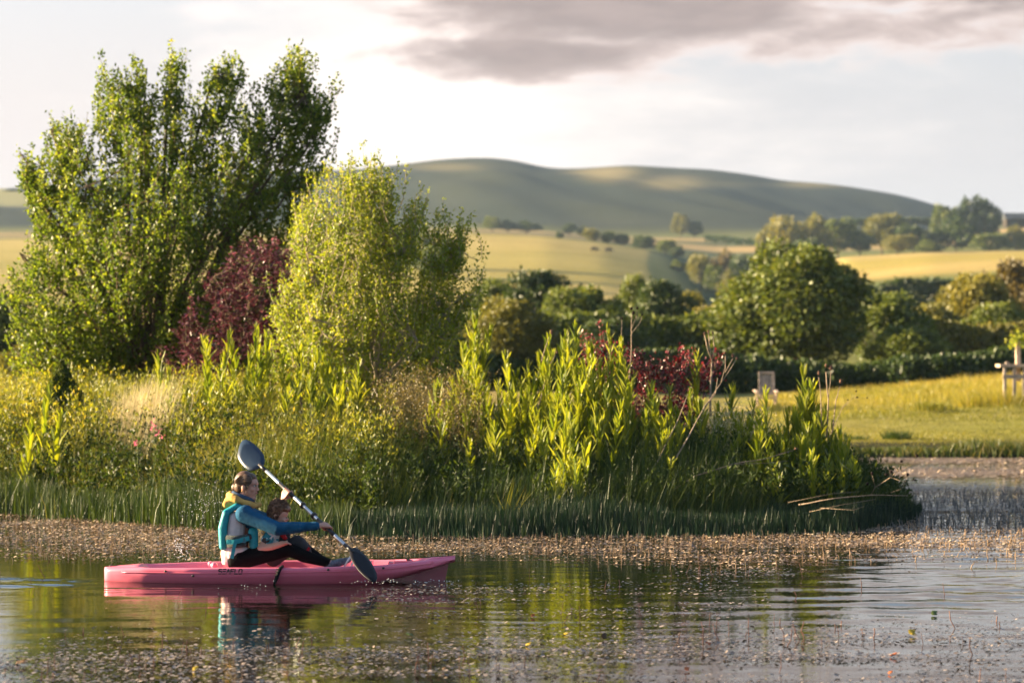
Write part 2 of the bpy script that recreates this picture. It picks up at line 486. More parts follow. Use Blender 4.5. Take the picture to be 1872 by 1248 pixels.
# ------------------------------------------------------------------ water
wx = np.arange(-9, 9.01, .075); wy = np.concatenate([np.arange(13.5, 27.2, .022), np.arange(27.25, 46.6, .08)])
WX, WY = np.meshgrid(wx, wy)


def wave(x, y):
    z = np.zeros_like(x); rs = np.random.RandomState(4)
    ampl = .35 + .65 * sm(fbm(x * .5, y, .35, 44), -.35, .5)
    rightcalm = sm(x, .8, 3.5) * sm(y, 17.5, 19.5) * (1 - sm(y, 23.5, 25)) * 2.2
    for i in range(26):
        lam = rs.uniform(.16, .75); th = rs.normal(math.pi / 2, .26); k = 6.283 / lam
        z += -.00012 * lam ** .8 / .4 * np.sin(k * (x * math.cos(th) + y * math.sin(th)) + rs.uniform(0, 6.28) + 1.5 * fbm(x, y, .3, 60 + i % 4))
    z *= ampl + rightcalm
    # rings spreading over the open water on the right
    for (cx, cy, a, lam) in ((6.5, 21.6, .0019, .42), (.2, 20.2, .0005, .33)):
        d = np.hypot(x - cx, (y - cy)); z += a * np.sin(6.283 * d / lam + .8 * fbm(x, y, .5, 71)) * np.exp(-((d - 2.5) / 2.6) ** 2)
    # wake trailing from the stern and along the hull
    xs, ys = -3.5, 20.75
    bx = np.maximum(0, xs - x); spread = .12 + bx * .33
    for s in (-1, 1):
        q = (y - ys - s * spread * .8) / .16
        z += .011 * np.exp(-q * q) * sm(bx, 0, .25) * np.exp(-bx / 3.5) * np.cos(6.283 * (bx * .6 + (y - ys) * s) / .34)
    z += .004 * np.exp(-((y - 20.28) / .16) ** 2) * np.cos(6.283 * (y - 20.2) / .2 + x * 1.3) * sm(x, -3.8, -3.2) * (1 - sm(x, -.9, -.5))
    return z


WZ = wave(WX, WY)
edge = sm(9 - np.abs(WX), 0, 1) * sm(WY, 13.5, 14.2) * sm(46.6 - WY, 0, 1); WZ *= edge
ny, nx = WX.shape
ii = (np.arange(ny - 1)[:, None] * nx + np.arange(nx - 1)[None, :]).ravel()
mw = bpy.data.materials.new('pond_water'); mw.use_nodes = True; g = NT(mw.node_tree)
pos = g.n('ShaderNodeNewGeometry').outputs['Position']
mp = g.n('ShaderNodeMapping', {0: pos, 3: (1.0, 3.0, 1.0)}).outputs[0]
nz = g.m('ADD', g.noise(5.5, 3, .5, mp), g.m('MULTIPLY', g.noise(17.0, 2, .5, mp), .35))
bmp = g.n('ShaderNodeBump', {'Strength': .05, 'Distance': .02, 'Height': nz})
murk = g.mix(g.ss(g.noise(.8, 5, .6, pos), .35, .7), (.003, .005, .003), (.008, .009, .004))
p = g.n('ShaderNodeBsdfPrincipled', {'Base Color': murk, 'Roughness': .03, 'IOR': 1.33, 'Specular IOR Level': .75, 'Normal': bmp.outputs[0]})
g.n('ShaderNodeOutputMaterial', {0: p.outputs[0]})
n0 = ny * nx
Vw = np.concatenate([np.stack([WX, WY, WZ], -1).reshape(-1, 3),
                     [(-200, -60, 0), (200, -60, 0), (200, 46.6, 0), (-200, 46.6, 0), (-9, 13.5, 0), (9, 13.5, 0), (9, wy[-1], 0), (-9, wy[-1], 0),
                      (-9, -60, 0), (9, -60, 0), (-200, 13.5, 0), (200, 13.5, 0)]])
Q = np.array([[0, 8, 4, 10], [8, 9, 5, 4], [9, 1, 11, 5], [10, 4, 7, 3], [5, 11, 2, 6]]) + n0
tag(mesh_np('water', Vw, np.concatenate([np.stack([ii, ii + 1, ii + nx + 1, ii + nx], 1), Q]), mw, smooth=True), 'dark rippled pond water', kind='structure')

# ------------------------------------------------------------------ foliage materials
M = {}
M['willow'] = leafmat('willow_leaves', [(.04, .08, .016), (.10, .16, .022), (.19, .25, .03), (.33, .34, .06)], .52)
M['gold_shrub'] = leafmat('golden_shrub_leaves', [(.09, .145, .02), (.17, .235, .028), (.27, .325, .036), (.40, .395, .06)], .46)
M['purple'] = leafmat('purple_maple_leaves', [(.028, .011, .016), (.07, .024, .038), (.17, .062, .085), (.38, .18, .21)], .25, .35, .5, (1.3, .85, .9))
M['red'] = leafmat('red_shrub_leaves', [(.025, .006, .008), (.08, .014, .016), (.20, .03, .035), (.34, .13, .14)], .3, .35, .5, (1.6, .7, .7))
M['tall_leaf'] = leafmat('tall_plant_leaves', [(.055, .10, .014), (.12, .165, .02), (.235, .265, .028), (.36, .35, .06)], .45, .4, .3, (1.45, 1.4, .35))
M['herb_gold'] = leafmat('golden_herb_leaves', [(.05, .08, .012), (.14, .17, .02), (.26, .27, .032), (.40, .31, .06)], .42)
M['herb_green'] = leafmat('green_herb_leaves', [(.014, .03, .008), (.03, .055, .012), (.06, .09, .017), (.14, .16, .03)], .35, .5, .22)
M['grass'] = leafmat('long_grass', [(.04, .06, .012), (.11, .15, .02), (.24, .25, .04), (.42, .36, .10)], .3)
M['grass_green'] = leafmat('green_grass', [(.02, .045, .012), (.045, .08, .016), (.09, .12, .022), (.25, .22, .08)], .25)
M['sedge'] = leafmat('water_sedge', [(.006, .018, .010), (.010, .030, .016), (.018, .045, .02), (.10, .12, .05)], .2, .4, .3, (1.2, 1.3, .6))
M['dry'] = leafmat('bleached_grass', [(.45, .38, .22), (.6, .52, .32), (.72, .64, .42), (.8, .74, .55)], .4, .5, .2, (1.1, 1.05, .8))
M['meadow'] = leafmat('meadow_grass', [(.08, .10, .02), (.17, .18, .03), (.31, .28, .055), (.44, .33, .12)], .4)
M['far_dark'] = leafmat('far_dark_leaves', [(.014, .030, .010), (.034, .062, .016), (.065, .10, .024), (.15, .17, .04)], .25)
M['far_mid'] = leafmat('far_green_leaves', [(.026, .048, .012), (.07, .105, .02), (.14, .175, .032), (.25, .25, .055)], .3)
M['far_olive'] = leafmat('far_olive_leaves', [(.05, .065, .018), (.11, .12, .026), (.19, .18, .04), (.29, .25, .07)], .32)
M['far_gold'] = leafmat('far_golden_leaves', [(.07, .08, .02), (.14, .145, .032), (.23, .21, .05), (.32, .28, .08)], .35)
M['far_brown'] = leafmat('far_brown_leaves', [(.05, .05, .025), (.10, .085, .038), (.16, .13, .06), (.24, .19, .10)], .3)
M['bark'] = principled('bark', (.12, .09, .06), .9, .1, bump=.8, bscale=30, var=.45, vscale=9)
M['pale_bark'] = principled('pale_bark', (.30, .25, .18), .85, .15, bump=.5, bscale=30, var=.3, vscale=9)
M['deadstem'] = principled('dead_stem', (.26, .20, .14), .8, .2, bump=.4, bscale=60, var=.3, vscale=25)
M['stem'] = principled('green_stem', (.12, .16, .035), .6, .3, var=.3, vscale=20)
M['teasel'] = principled('seed_head', (.16, .09, .06), .85, .15, bump=1.0, bscale=180, var=.4, vscale=60)
M['darkhead'] = principled('dark_seed_head', (.02, .013, .012), .9, .1, bump=1.0, bscale=180)

# ------------------------------------------------------------------ shoots: trees and shrubs built from leafy shoots


def shoot_plant(name, label, cat, poly, Yc, thick, base_px, n_limb, n_shoot, lps, leaf, mat, bark, extra=(), updir=(0, 0, 1), spread=.5,
                slen=(.5, 1.1), tier=False, seed=1, gap=.0, inner=0):
    """crown inside an outline of its own (rows and columns at distance Yc), as thick front to back as it is wide"""
    global rng
    rng = np.random.default_rng(seed)
    poly = [tuple(p) for p in poly]; xs = [p[0] for p in poly]; ys = [p[1] for p in poly]
    sp = F / Yc
    def sample(n):
        o = []
        while len(o) < n:
            x = rng.uniform(min(xs), max(xs), n * 2); y = rng.uniform(min(ys), max(ys), n * 2)
            k = inpoly(x, y, poly)
            if gap: k &= (fbm(x, y, .045, seed + 5) > -gap - .25 * rng.random(n * 2))
            o += list(zip(x[k], y[k]))
        o = np.array(o[:n]); d = edgedist(o[:, 0], o[:, 1], poly) / sp
        half = np.minimum(thick, .25 + d * 1.1)
        s = rng.uniform(-1, 1, n); s = np.sign(s) * np.abs(s) ** .7
        Y = Yc + s * half
        return np.stack([(o[:, 0] - CX) / F * Yc, Y, CH - (o[:, 1] - HY) / F * Yc], 1)
    root = Vector(((base_px[0] - CX) / F * Yc, Yc, CH - (base_px[1] - HY) / F * Yc))
    t = thing(name, label, cat, root)
    tips = sample(n_shoot)
    if len(extra):
        ex = np.array([list(at(x, y, Yc + rng.uniform(-.4, .4))) for x, y in extra]); tips = np.concatenate([tips, ex])
    # limbs
    lt = sample(n_limb); wood = MB(); nodes = []
    for i in range(n_limb):
        b = root + Vector((rng.uniform(-.25, .25), rng.uniform(-.25, .25), 0)) * (1 if cat == 'shrub' else .5)
        e = Vector(lt[i]); mid = b.lerp(e, .5) + Vector((0, 0, .25 * (e - b).length * .3)); pts = []
        for q in np.linspace(0, 1, 7):
            pts.append(b.lerp(mid, q).lerp(mid.lerp(e, q), q) + Vector(rng.normal(size=3)) * .03 * (q > 0))
        r0 = .012 + .010 * (e - b).length / 2
        if cat != 'shrub': r0 *= 1.5
        wood.tube(pts, [r0 * (1 - .8 * q) for q in np.linspace(0, 1, 7)], 6)
        nodes += pts[1:]
    nodes = np.array([list(p) for p in nodes])
    P = []; D = []; T = []; Lz = []
    ud = np.array(updir, float)
    for tp in tips:
        cost = np.linalg.norm(nodes - tp, axis=1) + np.maximum(0, nodes[:, 2] - tp[2] + .15) * 3
        nd = nodes[np.argmin(cost)]
        L = rng.uniform(*slen); hd_ = math.hypot(tp[0] - nd[0], tp[1] - nd[1])
        if hd_ > .7: nd = nd * 1.0; nd[:2] = tp[:2] + (nd[:2] - tp[:2]) * .7 / hd_; nd[2] = min(nd[2], tp[2] - .7)
        outw = unit((tp - np.array(root) + np.array([0, 0, .3]))[None])[0]
        d = unit((outw * spread + ud * (1 - spread) + rng.normal(size=3) * .18)[None])[0]
        s0 = tp - d * L
        q = np.linspace(0, 1, 6)[:, None]
        pts = (1 - q) ** 2 * nd + 2 * q * (1 - q) * (s0 + nd * 0) + q ** 2 * tp
        wood.tube([Vector(p_) for p_ in pts], [.008, .007, .006, .005, .004, .002], 3, cap=False)
        m = max(4, int(lps * L))
        s = rng.uniform(.25, 1.0, m) ** .8
        qq = s[:, None]; base = (1 - qq) ** 2 * nd + 2 * qq * (1 - qq) * s0 + qq ** 2 * tp
        jit = rng.normal(size=(m, 3)) * (.085 if not tier else .10)
        if tier: jit[:, 2] *= .3
        base = base + jit * (1.2 - qq)
        ld = d * .7 + rng.normal(size=(m, 3)) * .75
        if tier: ld[:, 2] *= .25
        P.append(base); D.append(ld); Lz.append(np.full(m, 1.0) * (1.05 - .35 * s))
        T.append(np.clip(rng.normal(.45, .17, m) + rng.normal(0, .12) + .25 * (s - .6), 0, 1))
    P = np.concatenate(P); D = np.concatenate(D); T = np.concatenate(T); Lz = np.concatenate(Lz)
    L = leaf[0] * Lz * rng.uniform(.7, 1.25, len(P)); W = leaf[1] * Lz * rng.uniform(.75, 1.2, len(P))
    N = None
    if tier: N = np.array([0, 0, 1.0]) + rng.normal(size=(len(P), 3)) * .35
    V, Fc = leaves_np(P, D, L, W, .12, N)
    mesh_np('leaves', V, Fc, mat, np.repeat(T, 2), parent=t)['kind'] = 'stuff'
    wood.build('branch', bark, t)
    return t


BIG = [(0, 640), (5, 560), (0, 500), (25, 465), (50, 430), (45, 370), (50, 330), (35, 275), (75, 265), (85, 210), (130, 205), (165, 230), (170, 150), (185, 95),
       (210, 130), (235, 95), (262, 100), (275, 135), (300, 150), (312, 80), (340, 95), (350, 150), (385, 120), (415, 92), (440, 100), (455, 145), (480, 150),
       (520, 85), (560, 80), (580, 105), (572, 150), (618, 140), (608, 205), (600, 265), (590, 330), (545, 380), (540, 440), (520, 560), (440, 680), (300, 690), (170, 680), (90, 690), (30, 670)]
TIPS = [(183, 88), (190, 110), (178, 150), (243, 92), (258, 110), (315, 70), (322, 95), (343, 92), (412, 92), (428, 95), (447, 125), (527, 72), (552, 75), (578, 95), (618, 132), (625, 145),
        (88, 205), (128, 198), (33, 270), (60, 265), (30, 312), (45, 330), (600, 210), (618, 235), (560, 95), (535, 90), (500, 130), (470, 150), (385, 110), (215, 120), (160, 205), (612, 265)]
shoot_plant('alder_tree', 'large many-stemmed green tree on the left of the island, taller than all else', 'tree', BIG, 37.0, 1.9, (270, 700), 40, 1600, 66,
            (.082, .055), M['willow'], M['bark'], TIPS, spread=.5, slen=(.4, .95), seed=3, gap=.8)
YEL = [(480, 640), (500, 560), (512, 500), (545, 450), (532, 400), (540, 350), (565, 310), (620, 295), (650, 268), (690, 275), (700, 300), (735, 305), (738, 345), (720, 370), (765, 345),
       (785, 350), (800, 380), (835, 385), (862, 395), (855, 430), (838, 470), (835, 505), (880, 490), (880, 520), (850, 560), (840, 620), (800, 690), (680, 710), (560, 700)]
YT = [(665, 258), (690, 270), (728, 296), (742, 300), (770, 335), (785, 345), (810, 362), (845, 380), (866, 385), (868, 410), (885, 485), (880, 500), (538, 350), (536, 370), (560, 310), (600, 290), (486, 500), (497, 560), (850, 450)]
shoot_plant('willow_shrub', 'bright yellow-green leafy shrub between the big tree and the open view', 'shrub', YEL, 33.0, 1.0, (690, 740), 26, 800, 76,
            (.066, .036), M['gold_shrub'], M['pale_bark'], YT, spread=.3, slen=(.4, .95), seed=5, gap=.62)
PUR = [(285, 640), (320, 600), (335, 560), (365, 530), (380, 495), (415, 490), (425, 450), (450, 432), (500, 435), (545, 440), (560, 500), (575, 600), (560, 650), (500, 700), (400, 705), (330, 700)]
shoot_plant('purple_maple', 'purple-leaved maple with pink sheen in tiers below the big tree', 'shrub', PUR, 34.4, .9, (440, 740), 18, 340, 62,
            (.10, .05), M['purple'], M['bark'], [(280, 640), (318, 600), (448, 430), (500, 435), (378, 492)], spread=.7, slen=(.3, .6), tier=True, seed=7, gap=.35)
RED = [(1050, 640), (1065, 600), (1100, 590), (1130, 605), (1160, 640), (1190, 660), (1220, 640), (1250, 628), (1270, 640), (1262, 670), (1295, 655), (1318, 640), (1315, 665), (1280, 690), (1275, 730), (1250, 765), (1190, 765), (1120, 740), (1075, 700)]
shoot_plant('red_shrub', 'dark red shrub with small round leaves among the tall green stems', 'shrub', RED, 31.0, .6, (1180, 840), 14, 160, 60,
            (.058, .046), M['red'], M['bark'], [(1250, 630), (1258, 640), (1310, 642), (1320, 650), (1085, 625), (1165, 632)], spread=.5, slen=(.25, .5), seed=9, gap=.6)
rng = np.random.default_rng(21)

# ------------------------------------------------------------------ grasses, herbs and sedge on the island


def scatter_island(n, u0, u1, v0=0.0, v1=1.0, dens=None):
    u = rng.uniform(u0, u1, n); v = rng.uniform(v0, v1, n)
    yf = np.interp(u, *IYF); yb = np.interp(u, *IYB); Y = yf + v * (yb - yf)
    if dens is not None:
        k = rng.random(n) < dens(u, Y); u, Y = u[k], Y[k]
    x = (u - CX) / F * Y
    return u, x, Y, island_h(u, Y)


def grass(name, label, n, u0, u1, v0, v1, hmin, hmax, w, mat, tmean, dens=None, leanf=.35, tsd=.16, hf=None, cat='grass'):
    u, x, Y, z = scatter_island(n, u0, u1, v0, v1, dens); m = len(u)
    H = rng.uniform(hmin, hmax, m) * (1 + .38 * fbm(x, Y, 1.3, 12))
    if hf is not None: H *= hf(u, Y)
    lean = H * leanf * rng.uniform(.1, 1.3, m); a = rng.normal(0, 1.4, m) + .6 * fbm(x, Y, 1.1, 14)
    V, T = blades_np(np.stack([x, Y, z - .03], 1), H, rng.uniform(.6, 1.3, m) * w, lean, a)
    t = np.clip(tmean(u, Y) + rng.normal(0, tsd, m) + .34 * fbm(x, Y, 1.7, 15), 0, 1)
    o = mesh_np(name, V, T, mat, np.repeat(t, 3)); tag(o, label, cat, kind='stuff'); return o


lo_left = lambda u, Y: .62 - .35 * sm(u, 300, 800)
grass('long_grass', 'long golden and green grass on the left half of the island', 52000, -250, 760, .04, .6, .55, .95, .011, M['grass'], lambda u, Y: .55 - .2 * sm(u, 450, 760) + .15 * sm(Y, 28, 31))
grass('green_grass', 'green grass and rush blades on the right half of the island', 42000, 560, 1660, .02, .7, .4, .9, .012, M['grass_green'], lambda u, Y: .42 + 0 * u,
      hf=lambda u, Y: (1 - .35 * sm(u, 1330, 1430)) * (1 - .35 * sm(u, 1570, 1660)))
arch = lambda u, Y: np.clip(.15 + fbm(u * .02, Y * .8, 2.2, 33), 0, 1)
grass('arching_grass', 'pale arching grass blades along the shaded front of the island', 9000, 330, 1050, 0, .16, .5, .85, .014, M['grass'], lambda u, Y: .5 + 0 * u, dens=arch, leanf=.9)
# water's edge
su = rng.uniform(560, 1685, 26000); sY = np.interp(su, *IYF) + rng.normal(0, .28, len(su)) - .22
sx = (su - CX) / F * sY; sH = rng.uniform(.12, .40, len(su)) * (1 + .45 * fbm(sx, sY, 1.6, 6)) * (1 - .5 * sm(su, 1560, 1690)) * (.5 + .5 * sm(sY - np.interp(su, *IYF), -.8, -.3))
V, T = blades_np(np.stack([sx, sY, np.full(len(su), -.03)], 1), sH, rng.uniform(.008, .014, len(su)), sH * rng.uniform(0, .22, len(su)), rng.uniform(0, 6.28, len(su)))
tag(mesh_np('sedge', V, T, M['sedge'], np.repeat(np.clip(rng.normal(.42, .2, len(su)), 0, 1), 3)), 'dark blue-green sedge standing along the island shore', 'sedge', kind='stuff')
su = rng.uniform(-250, 640, 12000); sY = np.interp(su, *IYF) + rng.normal(0, .3, len(su)) - .1
sx = (su - CX) / F * sY; sH = rng.uniform(.15, .55, len(su)) * (1 + .5 * fbm(sx, sY, 1.6, 6))
V, T = blades_np(np.stack([sx, sY, np.full(len(su), -.03)], 1), sH, rng.uniform(.008, .014, len(su)), sH * rng.uniform(0, .4, len(su)), rng.uniform(0, 6.28, len(su)))
tag(mesh_np('shore_grass', V, T, M['grass_green'], np.repeat(np.clip(rng.normal(.28, .2, len(su)) + .25 * fbm(sx, sY, 2.0, 9), 0, 1), 3)), 'green rushes at the water on the left shore', 'rushes', kind='stuff')
# bleached tussock
tu = rng.normal(238, 30, 2600); tY = rng.normal(30.6, .35, 2600) - (tu - 238) * .004; tx = (tu - CX) / F * tY
tH = rng.uniform(.75, 1.12, 2600) + (tu - 238) * .0022
V, T = blades_np(np.stack([tx, tY, island_h(tu, tY) - .02], 1), tH, rng.uniform(.008, .013, 2600), rng.uniform(.05, .5, 2600), rng.normal(.2, .7, 2600))
tag(mesh_np('bleached_grass', V, T, M['dry'], np.repeat(rng.random(2600), 3)), 'tuft of bleached cream grass glowing in the sun on the left', 'grass', kind='stuff')


def herbs(name, label, n, u0, u1, v0, v1, hmin, hmax, leaf, mat, tm, per=16, dens=None, hf=None, upw=.5):
    u, x, Y, z = scatter_island(n, u0, u1, v0, v1, dens); m = len(u)
    H = rng.uniform(hmin, hmax, m) * (1 + .2 * fbm(x, Y, .9, 17))
    if hf is not None: H *= hf(u, Y)
    ln = rng.normal(0, .12, (m, 2))
    s = rng.random((m, per)) ** .75
    P = np.stack([x[:, None] + ln[:, :1] * H[:, None] * s + rng.normal(0, .035, s.shape), Y[:, None] + ln[:, 1:] * H[:, None] * s + rng.normal(0, .035, s.shape), z[:, None] + H[:, None] * s], -1).reshape(-1, 3)
    D = rng.normal(size=P.shape); D[:, 2] = np.abs(D[:, 2]) * .6 + upw
    k = len(P); sc_ = (1.15 - .45 * s).ravel()
    V, T = leaves_np(P, D, leaf[0] * sc_ * rng.uniform(.7, 1.3, k), leaf[1] * sc_ * rng.uniform(.7, 1.3, k))
    t = np.clip(np.repeat(tm(u, Y) + rng.normal(0, .1, m), per) + rng.normal(0, .13, k), 0, 1)
    # stems
    sv, st = blades_np(np.stack([x, Y, z - .02], 1), H, np.full(m, .007), np.abs(ln[:, 0]) * H, np.where(ln[:, 0] > 0, 0, np.pi))
    o = mesh_np(name, np.concatenate([V, sv]), np.concatenate([T, st + len(V)]), mat, np.concatenate([np.repeat(t, 2), np.full(len(st), .5)]))
    tag(o, label, 'wild plants', kind='stuff'); return o


patch = lambda u, Y: np.clip(.55 + .8 * fbm(u * .012, Y * .8, 1.6, 41), .05, 1)
herbs('golden_herbs', 'sunlit golden leafy weeds on the left half of the island', 4200, -250, 720, .1, .62, .6, 1.02, (.085, .026), M['herb_gold'], lambda u, Y: .48 + .2 * fbm(u * .012, Y, 1, 3), 20, patch, upw=.9)
herbs('front_herbs', 'mixed leafy weeds hanging over the left shore', 2300, -250, 700, .015, .2, .3, .85, (.08, .035), M['herb_green'], lambda u, Y: .35 + .5 * fbm(u * .014, Y, 1.3, 8), 20)
herbs('green_herbs', 'dense dark green weeds between the tall stems', 4200, 600, 1650, .05, .75, .3, .72, (.10, .034), M['herb_green'], lambda u, Y: .45 + .1 * sm(u, 1300, 1500), 16,
      hf=lambda u, Y: 1 - .25 * sm(u, 1580, 1660))
herbs('seeding_dock', 'reddish brown seeding weeds beside the golden shrub', 420, 690, 880, .18, .5, .9, 1.3, (.028, .02), M['far_brown'], lambda u, Y: .7 + 0 * u, 40)
herbs('flower_tops', 'creamy small leaved tops right of the island middle', 260, 1290, 1400, .3, .7, .75, 1.0, (.035, .025), M['dry'], lambda u, Y: .3 + 0 * u, 14)

# ------------------------------------------------------------------ tall plants with upright lance leaves (each a thing, each leaf a part)


def lance_mesh(L, W, curl, mat, seed):
    r = random.Random(seed); V = []; Fc = []; n = 5
    prof = [.35, .85, 1.0, .7, 0]; tw = r.uniform(-.25, .25)
    for i in range(n):
        t = i / (n - 1); w = W / 2 * prof[i]; y = curl * L * t * t * (1 if i else 0); z = L * t * (1 - abs(curl) * .35 * t)
        a = tw * t
        V += [(-w * math.cos(a), y + w * .35 - w * math.sin(a), z), (0, y, z), (w * math.cos(a), y + w * .35 + w * math.sin(a), z)] if i < n - 1 else [(0, y, z)]
    for i in range(n - 2):
        a = i * 3; b = a + 3
        Fc += [(a, a + 1, b + 1, b), (a + 1, a + 2, b + 2, b + 1)]
    a = (n - 2) * 3; Fc += [(a, a + 1, a + 3), (a + 1, a + 2, a + 3)]
    me = bpy.data.meshes.new('leaf'); me.from_pydata(V, [], Fc); me.update(); me.materials.append(mat)
    at_ = me.attributes.new('tint', 'FLOAT', 'FACE'); at_.data.foreach_set('value', np.full(len(Fc), r.uniform(.25, .8), dtype=np.float32))
    me.polygons.foreach_set('use_smooth', np.ones(len(Fc), dtype=bool)); return me


LANCE = [lance_mesh(1, .135 + .03 * (i % 3), (.04, .12, .22, .3, -.06)[i % 5], M['tall_leaf'], i) for i in range(10)]


def tall_plant(u, ytip, Y, label, group, wide=1.0, rs=None):
    r = rs or random.Random(int(u * 7 + ytip)); x = (u - CX) / F * Y; zb = float(island_h(np.array([u]), np.array([Y]))[0]) - .02
    H = CH - (ytip - HY) / F * Y - zb
    t = thing('tall_leafy_plant', label, 'plant', (x, Y, zb), group)
    lean = Vector((r.uniform(-.10, .13), r.uniform(-.08, .08), 0)) * H
    mb = MB(); pts = [lean * (q * q) + Vector((0, 0, H * .96 * q)) for q in (0, .25, .5, .75, 1)]
    mb.tube(pts, [.008, .007, .006, .004, .003], 5)
    s = bpy.data.objects.new('stem', mb.mesh('stem', M['stem'])); COL.objects.link(s); s.parent = t
    z = H * r.uniform(.22, .3); ph = r.uniform(0, 6.28)
    while z < H - .05:
        q = z / H; L = (.33 - .11 * q * q) * wide * r.uniform(.7, 1.2)
        L = min(L, max(.10, (H - z) * 1.12))
        for k in range(2):
            a = ph + k * math.pi + r.uniform(-.3, .3); tilt = r.uniform(.25, .60) * (1.15 - .75 * q)
            lf = bpy.data.objects.new('leaf', r.choice(LANCE)); COL.objects.link(lf); lf.parent = t
            lf.location = lean * (q * q) + Vector((0, 0, z)); lf.rotation_euler = (-tilt, r.uniform(-.15, .15), a); lf.scale = (L, L, L)
        ph += 1.45 + r.uniform(-.3, .3); z += r.uniform(.055, .08) * (1.1 if q < .6 else .85)
    return t


ORD = ['first', 'second', 'third', 'fourth', 'fifth', 'sixth', 'seventh', 'eighth', 'ninth', 'tenth', 'eleventh', 'twelfth', 'thirteenth', 'fourteenth', 'fifteenth', 'sixteenth', 'seventeenth', 'eighteenth', 'nineteenth', 'twentieth'] + ['twenty-' + q for q in ('first', 'second', 'third', 'fourth', 'fifth', 'sixth', 'seventh', 'eighth', 'ninth')] + ['thirtieth'] + ['thirty-' + q for q in ('first', 'second', 'third', 'fourth', 'fifth', 'sixth', 'seventh', 'eighth', 'ninth')] + ['fortieth'] + ['forty-' + q for q in ('first', 'second', 'third', 'fourth', 'fifth', 'sixth', 'seventh', 'eighth', 'ninth')]
clumps = [
    ([(72, 700, 30.2), (48, 765, 29.9), (98, 745, 30.0)], 'tall leafy stem standing alone near the left edge', None),
    ([(295, 640, 31.0), (312, 720, 30.2), (385, 610, 31.4), (398, 600, 31.0), (432, 620, 31.2), (452, 640, 30.8), (480, 590, 31.5), (492, 600, 31.2), (412, 690, 30.2), (350, 735, 30.0)],
     'from the left of the tall yellow-green stems before the purple maple', None),
    ([(525, 640, 31.0), (545, 625, 31.4), (562, 640, 30.6), (585, 632, 31.2), (605, 650, 30.6), (625, 668, 31.0), (640, 655, 30.4), (580, 720, 29.6), (650, 735, 29.4), (520, 720, 29.8)],
     'from the left of the tall leafy stems before the golden shrub', None),
    ([(790, 690, 29.5), (805, 745, 29.0), (838, 690, 30.0), (850, 640, 30.2), (860, 566, 30.6), (872, 610, 30.2), (885, 700, 29.6), (845, 745, 28.8)],
     'from the left of the tall bright stems round the high spike at the middle', None),
    ([(940, 640, 29.6), (955, 700, 29.0), (987, 606, 30.0), (1005, 640, 29.4), (1028, 620, 29.8), (1055, 588, 30.2), (1062, 650, 29.4), (1098, 624, 29.8), (1080, 680, 29.0), (1130, 592, 30.2), (1142, 640, 29.6), (1112, 700, 28.9), (1010, 715, 28.6), (975, 745, 28.4), (925, 735, 28.8)],
     'from the left of the tall green stems left of the red shrub', None),
    ([(1020, 765, 27.6), (1040, 720, 27.8), (1055, 750, 27.6), (1072, 800, 27.4)], 'from the left of the shorter sunlit stems standing in front', None),
    ([(1150, 705, 29.2), (1178, 690, 29.5), (1188, 700, 29.0), (1210, 745, 28.6), (1270, 640, 30.8), (1240, 770, 28.4), (1300, 750, 29.4), (1325, 770, 29.0)],
     'from the left of the dark green stems around the red shrub', None),
    ([(1385, 770, 28.6), (1402, 705, 28.9), (1440, 740, 29.2), (1452, 700, 29.6), (1466, 662, 29.6), (1482, 690, 29.2), (1494, 740, 28.8), (1512, 765, 28.9), (1530, 775, 28.5), (1548, 790, 28.7), (1560, 850, 28.0), (1415, 830, 27.9), (1470, 790, 28.0), (1505, 830, 27.9), (1540, 850, 27.8)],
     'from the left of the tall green stems at the right end of the island', None)]
FILL = {1: 'shorter stems in front of the purple maple', 2: 'shorter stems in front of the golden shrub', 3: 'shorter stems round the high middle spike',
        4: 'shorter green stems left of the red shrub', 5: 'low stems at the very front', 6: 'shorter dark stems below the red shrub', 7: 'shorter stems at the right island end'}
EXTRA = {1: [(368, 680, 30.8), (405, 650, 31.2), (440, 680, 30.4), (465, 670, 30.6)],
         2: [(535, 690, 30.2), (570, 690, 30.4), (600, 700, 30.0), (618, 720, 29.8), (636, 700, 30.2), (660, 690, 30.2)],
         3: [(852, 600, 30.5), (868, 590, 30.5), (822, 730, 29.2), (870, 680, 29.8)],
         4: [(898, 720, 29.2), (915, 690, 29.4), (930, 670, 29.6), (970, 655, 29.8), (1018, 600, 30.2), (1042, 640, 29.7), (1085, 625, 30.0), (1120, 650, 29.5)],
         6: [(1340, 790, 28.8), (1355, 770, 29.0), (1372, 800, 28.6), (1285, 730, 29.5), (1225, 700, 29.8), (1318, 735, 29.6), (1332, 700, 29.9), (1348, 745, 29.4), (1362, 725, 29.6), (1375, 760, 29.1), (1310, 790, 28.7)],
         7: [(1500, 720, 29.1), (1475, 720, 29.3), (1460, 740, 29.0), (1395, 745, 28.7), (1525, 800, 28.4), (1535, 815, 28.3), (1552, 835, 28.1), (1562, 870, 27.9), (1430, 800, 28.3), (1380, 830, 28.0)]}
